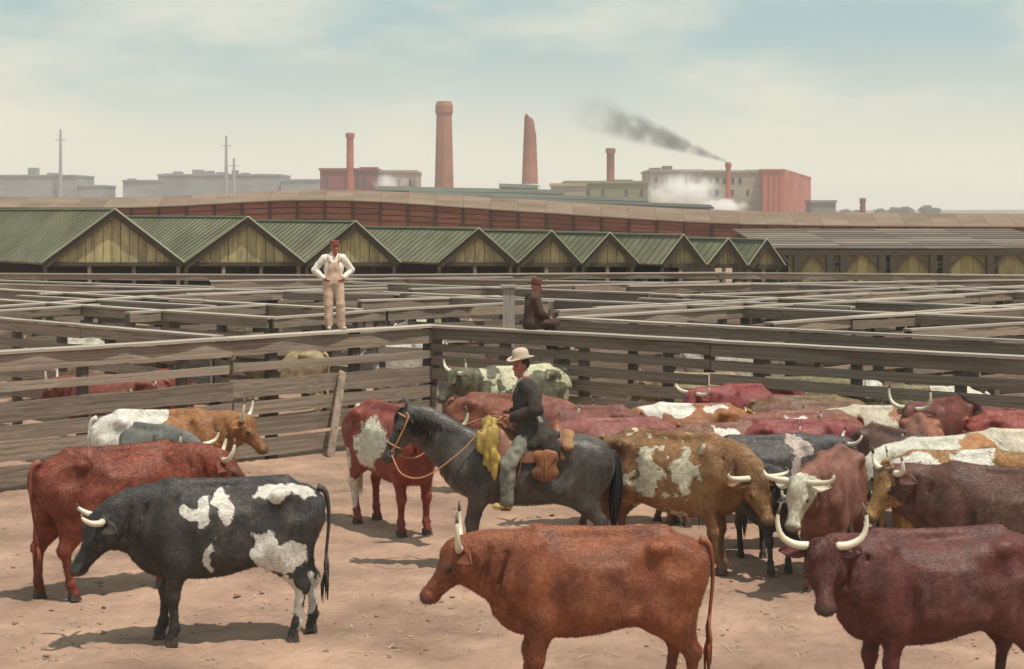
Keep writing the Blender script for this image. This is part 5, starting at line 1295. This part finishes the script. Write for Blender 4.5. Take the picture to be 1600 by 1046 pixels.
def clip_panel(P):
    x, y, z = P[..., 0], P[..., 1], P[..., 2]
    return np.maximum(np.maximum(-x, np.abs(y)-(.145-.05*np.clip((z-1.05)/.3, 0, 1))), np.maximum(z-1.34, .9-z))
S = SDF(lo, hi, .012)
S.bone((0, 0, .96), (-.01, 0, 1.24), .180, .193, .05, ((1, 0, 0), .68)); S.bone((-.01, 0, 1.24), (-.005, 0, 1.40), .193, .125, .05, ((1, 0, 0), .68))
S.F = np.maximum(S.F, clip_panel(S._pts(np.zeros(3, int), S.n)).astype(np.float32))
S.bone((0, -.07, .94), (0, .07, .94), .118, .118, .03); S.bone((0, 0, .95), (0, 0, 1.03), .172, .170, .03, ((1, 0, 0), .74))
for s in 'lr': S.bone(Jm['hip'+s], Jm['kn'+s], .106, .088, .04); S.bone(Jm['kn'+s], Jm['an'+s], .088, .078, .03)
V, Q = S.mesh('overalls', 1, lambda P: (.010*fbm(P*np.array((1, 1, .55)), 16, 6, 2)).astype(np.float32)); link('overalls', np_mesh('overalls', V, Q), OVER, man)
for s in (1, -1): MB().tube(spline([(.115, s*.085, 1.33), (.075, s*.11, 1.44), (0, s*.11, 1.485), (-.10, s*.08, 1.40), (-.135, s*.03, 1.2)], 14), .020, 6, .35).build('strap', OVER, man, True)
boots(man, Jm, mat('pale boots', (.50, .38, .30), .7, .15, 9))
CAPP = [(.084, .0), (.110, .0), (.112, .008), (.100, .012), (.098, .04), (.098, .07), (.080, .085), (.04, .090), (.005, .091)]
hat(man, mfr, CAPP, mat('dark red cap', (.16, .05, .04), .9, .15, 9), z=.055)

# the man sitting on the right fence, back half turned
ps = G(830, 514.5, 2.15)
Jk = dict(pelvis=(0, 0, .13), chest=(.03, 0, .47), neck=(.07, 0, .66), head=(.11, 0, .815), shl=(.03, .18, .60), shr=(.03, -.18, .60), ell=(.08, .27, .34), elr=(.08, -.27, .34), wrl=(.30, .14, .24), wrr=(.30, -.14, .24),
          hipl=(.02, .11, .10), hipr=(.02, -.11, .10), knl=(.45, .16, .10), knr=(.45, -.15, .12), anl=(.48, .17, -.34), anr=(.48, -.15, -.32), toel=(.61, .18, -.40), toer=(.61, -.15, -.38),
          hdl=((.9, -.3, -.1), (0, -.5, -.9), 1, .45), hdr=((.9, .3, -.1), (0, .5, -.9), -1, .45))
sit, sfr = person((ps.x, ps.y+.02, 2.148), math.radians(24), 'man in dark brown coat and hat sitting on the right fence', Jk, SKIN, math.radians(-30), math.radians(6), .92)
lo, hi = bounds(Jk)
BRC = mat('dark brown coat', (.075, .042, .030), .9, .25, 9, col2=(.055, .032, .026), bump=.003)
soft('coat', lo, hi, .013, [('bone', (-.01, 0, .13), (.02, 0, .44), .205, .195, .05, ((1, 0, 0), .7)), ('bone', (.02, 0, .44), (.04, 0, .60), .195, .11, .05, ((1, 0, 0), .66)), ('bone', Jk['shl'], Jk['shr'], .072, .072, .06), *limb_cloth(Jk, 'l', 'arm', (.08, .066, .052)), *limb_cloth(Jk, 'r', 'arm', (.08, .066, .052)),
     ('bone', (0, .1, .12), (.22, .17, .13), .13, .10, .05, ((0, 0, 1), .75)), ('bone', (0, -.1, .12), (.22, -.17, .13), .13, .10, .05, ((0, 0, 1), .75)), ('ell', (.075, 0, .74), (.07, .065, .09), .03, None, True)], BRC, sit, .012, 9, 1, 8)
soft('collar', (-.1, -.15, .5), (.3, .15, .85), .010, [('bone', (.07, 0, .62), (.085, 0, .70), .075, .062, .02)], mat('white collar', (.66, .62, .56), .8, .08), sit, 0)
soft('trousers', lo, hi, .013, [('bone', (0, -.08, .12), (0, .08, .12), .13, .13, .04), *limb_cloth(Jk, 'l', 'leg', (.105, .092, .072)), *limb_cloth(Jk, 'r', 'leg', (.105, .092, .072))], mat('dark trousers', (.07, .045, .036), .9, .2, 9), sit, .010, 10)
boots(sit, Jk, mat('dark boots', (.05, .035, .028), .6, .2, 9))
hat(sit, sfr, DERBY, mat('maroon brown hat', (.12, .05, .04), .9, .15, 9), mat('dark hat band', (.04, .03, .025), .8, .1), z=.075)

# ------------------------------------------------------------------ smoke and steam
def vol_mat(name, col, dens, scale, lo_, hi_, axis_fade=None, aniso=0.1):
    m = bpy.data.materials.new(name); m.use_nodes = True; t = m.node_tree; N = t.nodes; L = t.links
    N.remove(N['Principled BSDF']); v = N.new('ShaderNodeVolumePrincipled'); v.inputs['Color'].default_value = (*col, 1); v.inputs['Anisotropy'].default_value = aniso
    c = N.new('ShaderNodeTexCoord'); n = N.new('ShaderNodeTexNoise'); n.inputs['Scale'].default_value = scale; n.inputs['Detail'].default_value = 4; n.inputs['Roughness'].default_value = .55
    L.new(c.outputs['Object'], n.inputs['Vector'])
    r = N.new('ShaderNodeMapRange'); r.inputs[1].default_value = lo_; r.inputs[2].default_value = hi_; r.inputs[3].default_value = 0; r.inputs[4].default_value = dens; L.new(n.outputs[0], r.inputs[0])
    out = r.outputs[0]
    if axis_fade:
        s = N.new('ShaderNodeSeparateXYZ'); L.new(c.outputs['Object'], s.inputs[0])
        f = N.new('ShaderNodeMapRange'); f.interpolation_type = 'SMOOTHSTEP'; f.inputs[1].default_value = axis_fade[0]; f.inputs[2].default_value = axis_fade[1]; f.inputs[3].default_value = axis_fade[2]; f.inputs[4].default_value = axis_fade[3]
        L.new(s.outputs[axis_fade[4]], f.inputs[0]); mu = N.new('ShaderNodeMath'); mu.operation = 'MULTIPLY'; L.new(out, mu.inputs[0]); L.new(f.outputs[0], mu.inputs[1]); out = mu.outputs[0]
    L.new(out, v.inputs['Density']); L.new(v.outputs[0], N['Material Output'].inputs['Volume'])
    return m
def soft_volume(name, label, loc, rad, rot, col, dens, scale, lo_, hi_, plume=False, seed=0.0):
    """a closed ellipsoid (or a cone along -x) of air whose density fades out to its skin and breaks up with noise"""
    me = MB()
    if plume: me.tube([(-t, 0, 0) for t in np.linspace(0, 1, 9)], [.02+.98*t for t in np.linspace(0, 1, 9)], 16)
    else: me.lathe([(.02, -1)]+[(math.sin(a), -math.cos(a)) for a in np.linspace(.25, 2.9, 11)]+[(.02, 1)], 20)
    m = bpy.data.materials.new(name); m.use_nodes = True; t = m.node_tree; N = t.nodes; L = t.links
    N.remove(N['Principled BSDF']); v = N.new('ShaderNodeVolumePrincipled'); v.inputs['Color'].default_value = (*col, 1)
    def M(op, a, b=None, c=None):
        x = N.new('ShaderNodeMath'); x.operation = op
        for i, q in enumerate((a, b, c)):
            if q is None: continue
            if isinstance(q, (int, float)): x.inputs[i].default_value = q
            else: L.new(q, x.inputs[i])
        return x.outputs[0]
    def R_(inp, a, b, c, d):
        r = N.new('ShaderNodeMapRange'); r.interpolation_type = 'SMOOTHSTEP'
        for i, q in ((1, a), (2, b), (3, c), (4, d)): r.inputs[i].default_value = q
        L.new(inp, r.inputs[0]); return r.outputs[0]
    c = N.new('ShaderNodeTexCoord'); mp = N.new('ShaderNodeMapping'); mp.inputs['Scale'].default_value = rad; mp.inputs['Location'].default_value = (seed, seed*.7, 0)
    L.new(c.outputs['Object'], mp.inputs[0])
    n = N.new('ShaderNodeTexNoise'); n.inputs['Scale'].default_value = scale; n.inputs['Detail'].default_value = 5; n.inputs['Roughness'].default_value = .6
    L.new(mp.outputs[0], n.inputs['Vector'])
    s = N.new('ShaderNodeSeparateXYZ'); L.new(c.outputs['Object'], s.inputs[0]); X, Y_, Z = s.outputs
    rr = M('SQRT', M('ADD', M('MULTIPLY', Y_, Y_), M('MULTIPLY', Z, Z)))
    if plume:
        ax = M('ADD', M('MULTIPLY', X, -.98), .02); r = M('DIVIDE', rr, ax)
        fade = M('MULTIPLY', R_(r, .15, 1.0, 1, 0), M('MULTIPLY', R_(X, -1.0, -.25, 0, 1), M('DIVIDE', .30, M('ADD', M('MULTIPLY', X, -1.0), .22))))
    else:
        r = M('SQRT', M('ADD', M('MULTIPLY', rr, rr), M('MULTIPLY', X, X))); fade = R_(r, .25, 1.0, 1, 0)
    den = M('MULTIPLY', M('MULTIPLY', R_(n.outputs[0], lo_, hi_, 0, 1), fade), dens)
    L.new(den, v.inputs['Density']); L.new(v.outputs[0], N['Material Output'].inputs['Volume'])
    o = me.build(name, m, None, True, loc, rot); o.scale = rad; tag(o, label, name, kind='stuff')
pc = far(1139, 253)
soft_volume('smoke', 'dark smoke plume trailing left from the small red chimney', (pc.x+.4, pc.y, pc.z-.3), (64, 15, 11.5), (0, math.radians(20), 0), (.30, .33, .34), 1.0, .11, .36, .60, True)
YSM = YF-16
def steam(px, py, rx, ry, label, dens, seed):
    p = far(px, py, YSM); k = YSM/F
    soft_volume('steam', label, (p.x, p.y, p.z), (rx*k, 9, ry*k), (0, 0, 0), (.995, .99, .98), dens, .16, .38, .66, False, seed)
steam(1066, 304, 74, 40, 'white steam drifting in front of the pale packing house', .55, 3.0)
steam(1128, 322, 46, 14, 'dense white steam puff at the foot of the buff packing house', .9, 11.0)
steam(610, 284, 34, 18, 'thin white steam over the purple brick building', .30, 31.0)
# ------------------------------------------------------------------ the smoky air over the yards
hb_ = MB().box((-5600, -5600, -1.5), (5600, 5600, 62)); hz_o = hb_.build('haze', None)
hm_ = bpy.data.materials.new('haze'); hm_.use_nodes = True; t_ = hm_.node_tree; t_.nodes.remove(t_.nodes['Principled BSDF'])
pv = t_.nodes.new('ShaderNodeVolumePrincipled'); pv.inputs['Color'].default_value = (.93, .95, .96, 1); pv.inputs['Density'].default_value = .0004; pv.inputs['Anisotropy'].default_value = .2
t_.links.new(pv.outputs[0], t_.nodes['Material Output'].inputs['Volume']); hz_o.data.materials.append(hm_)
tag(hz_o, 'thin pale smoky air lying over the whole stock yard', 'haze', kind='stuff')
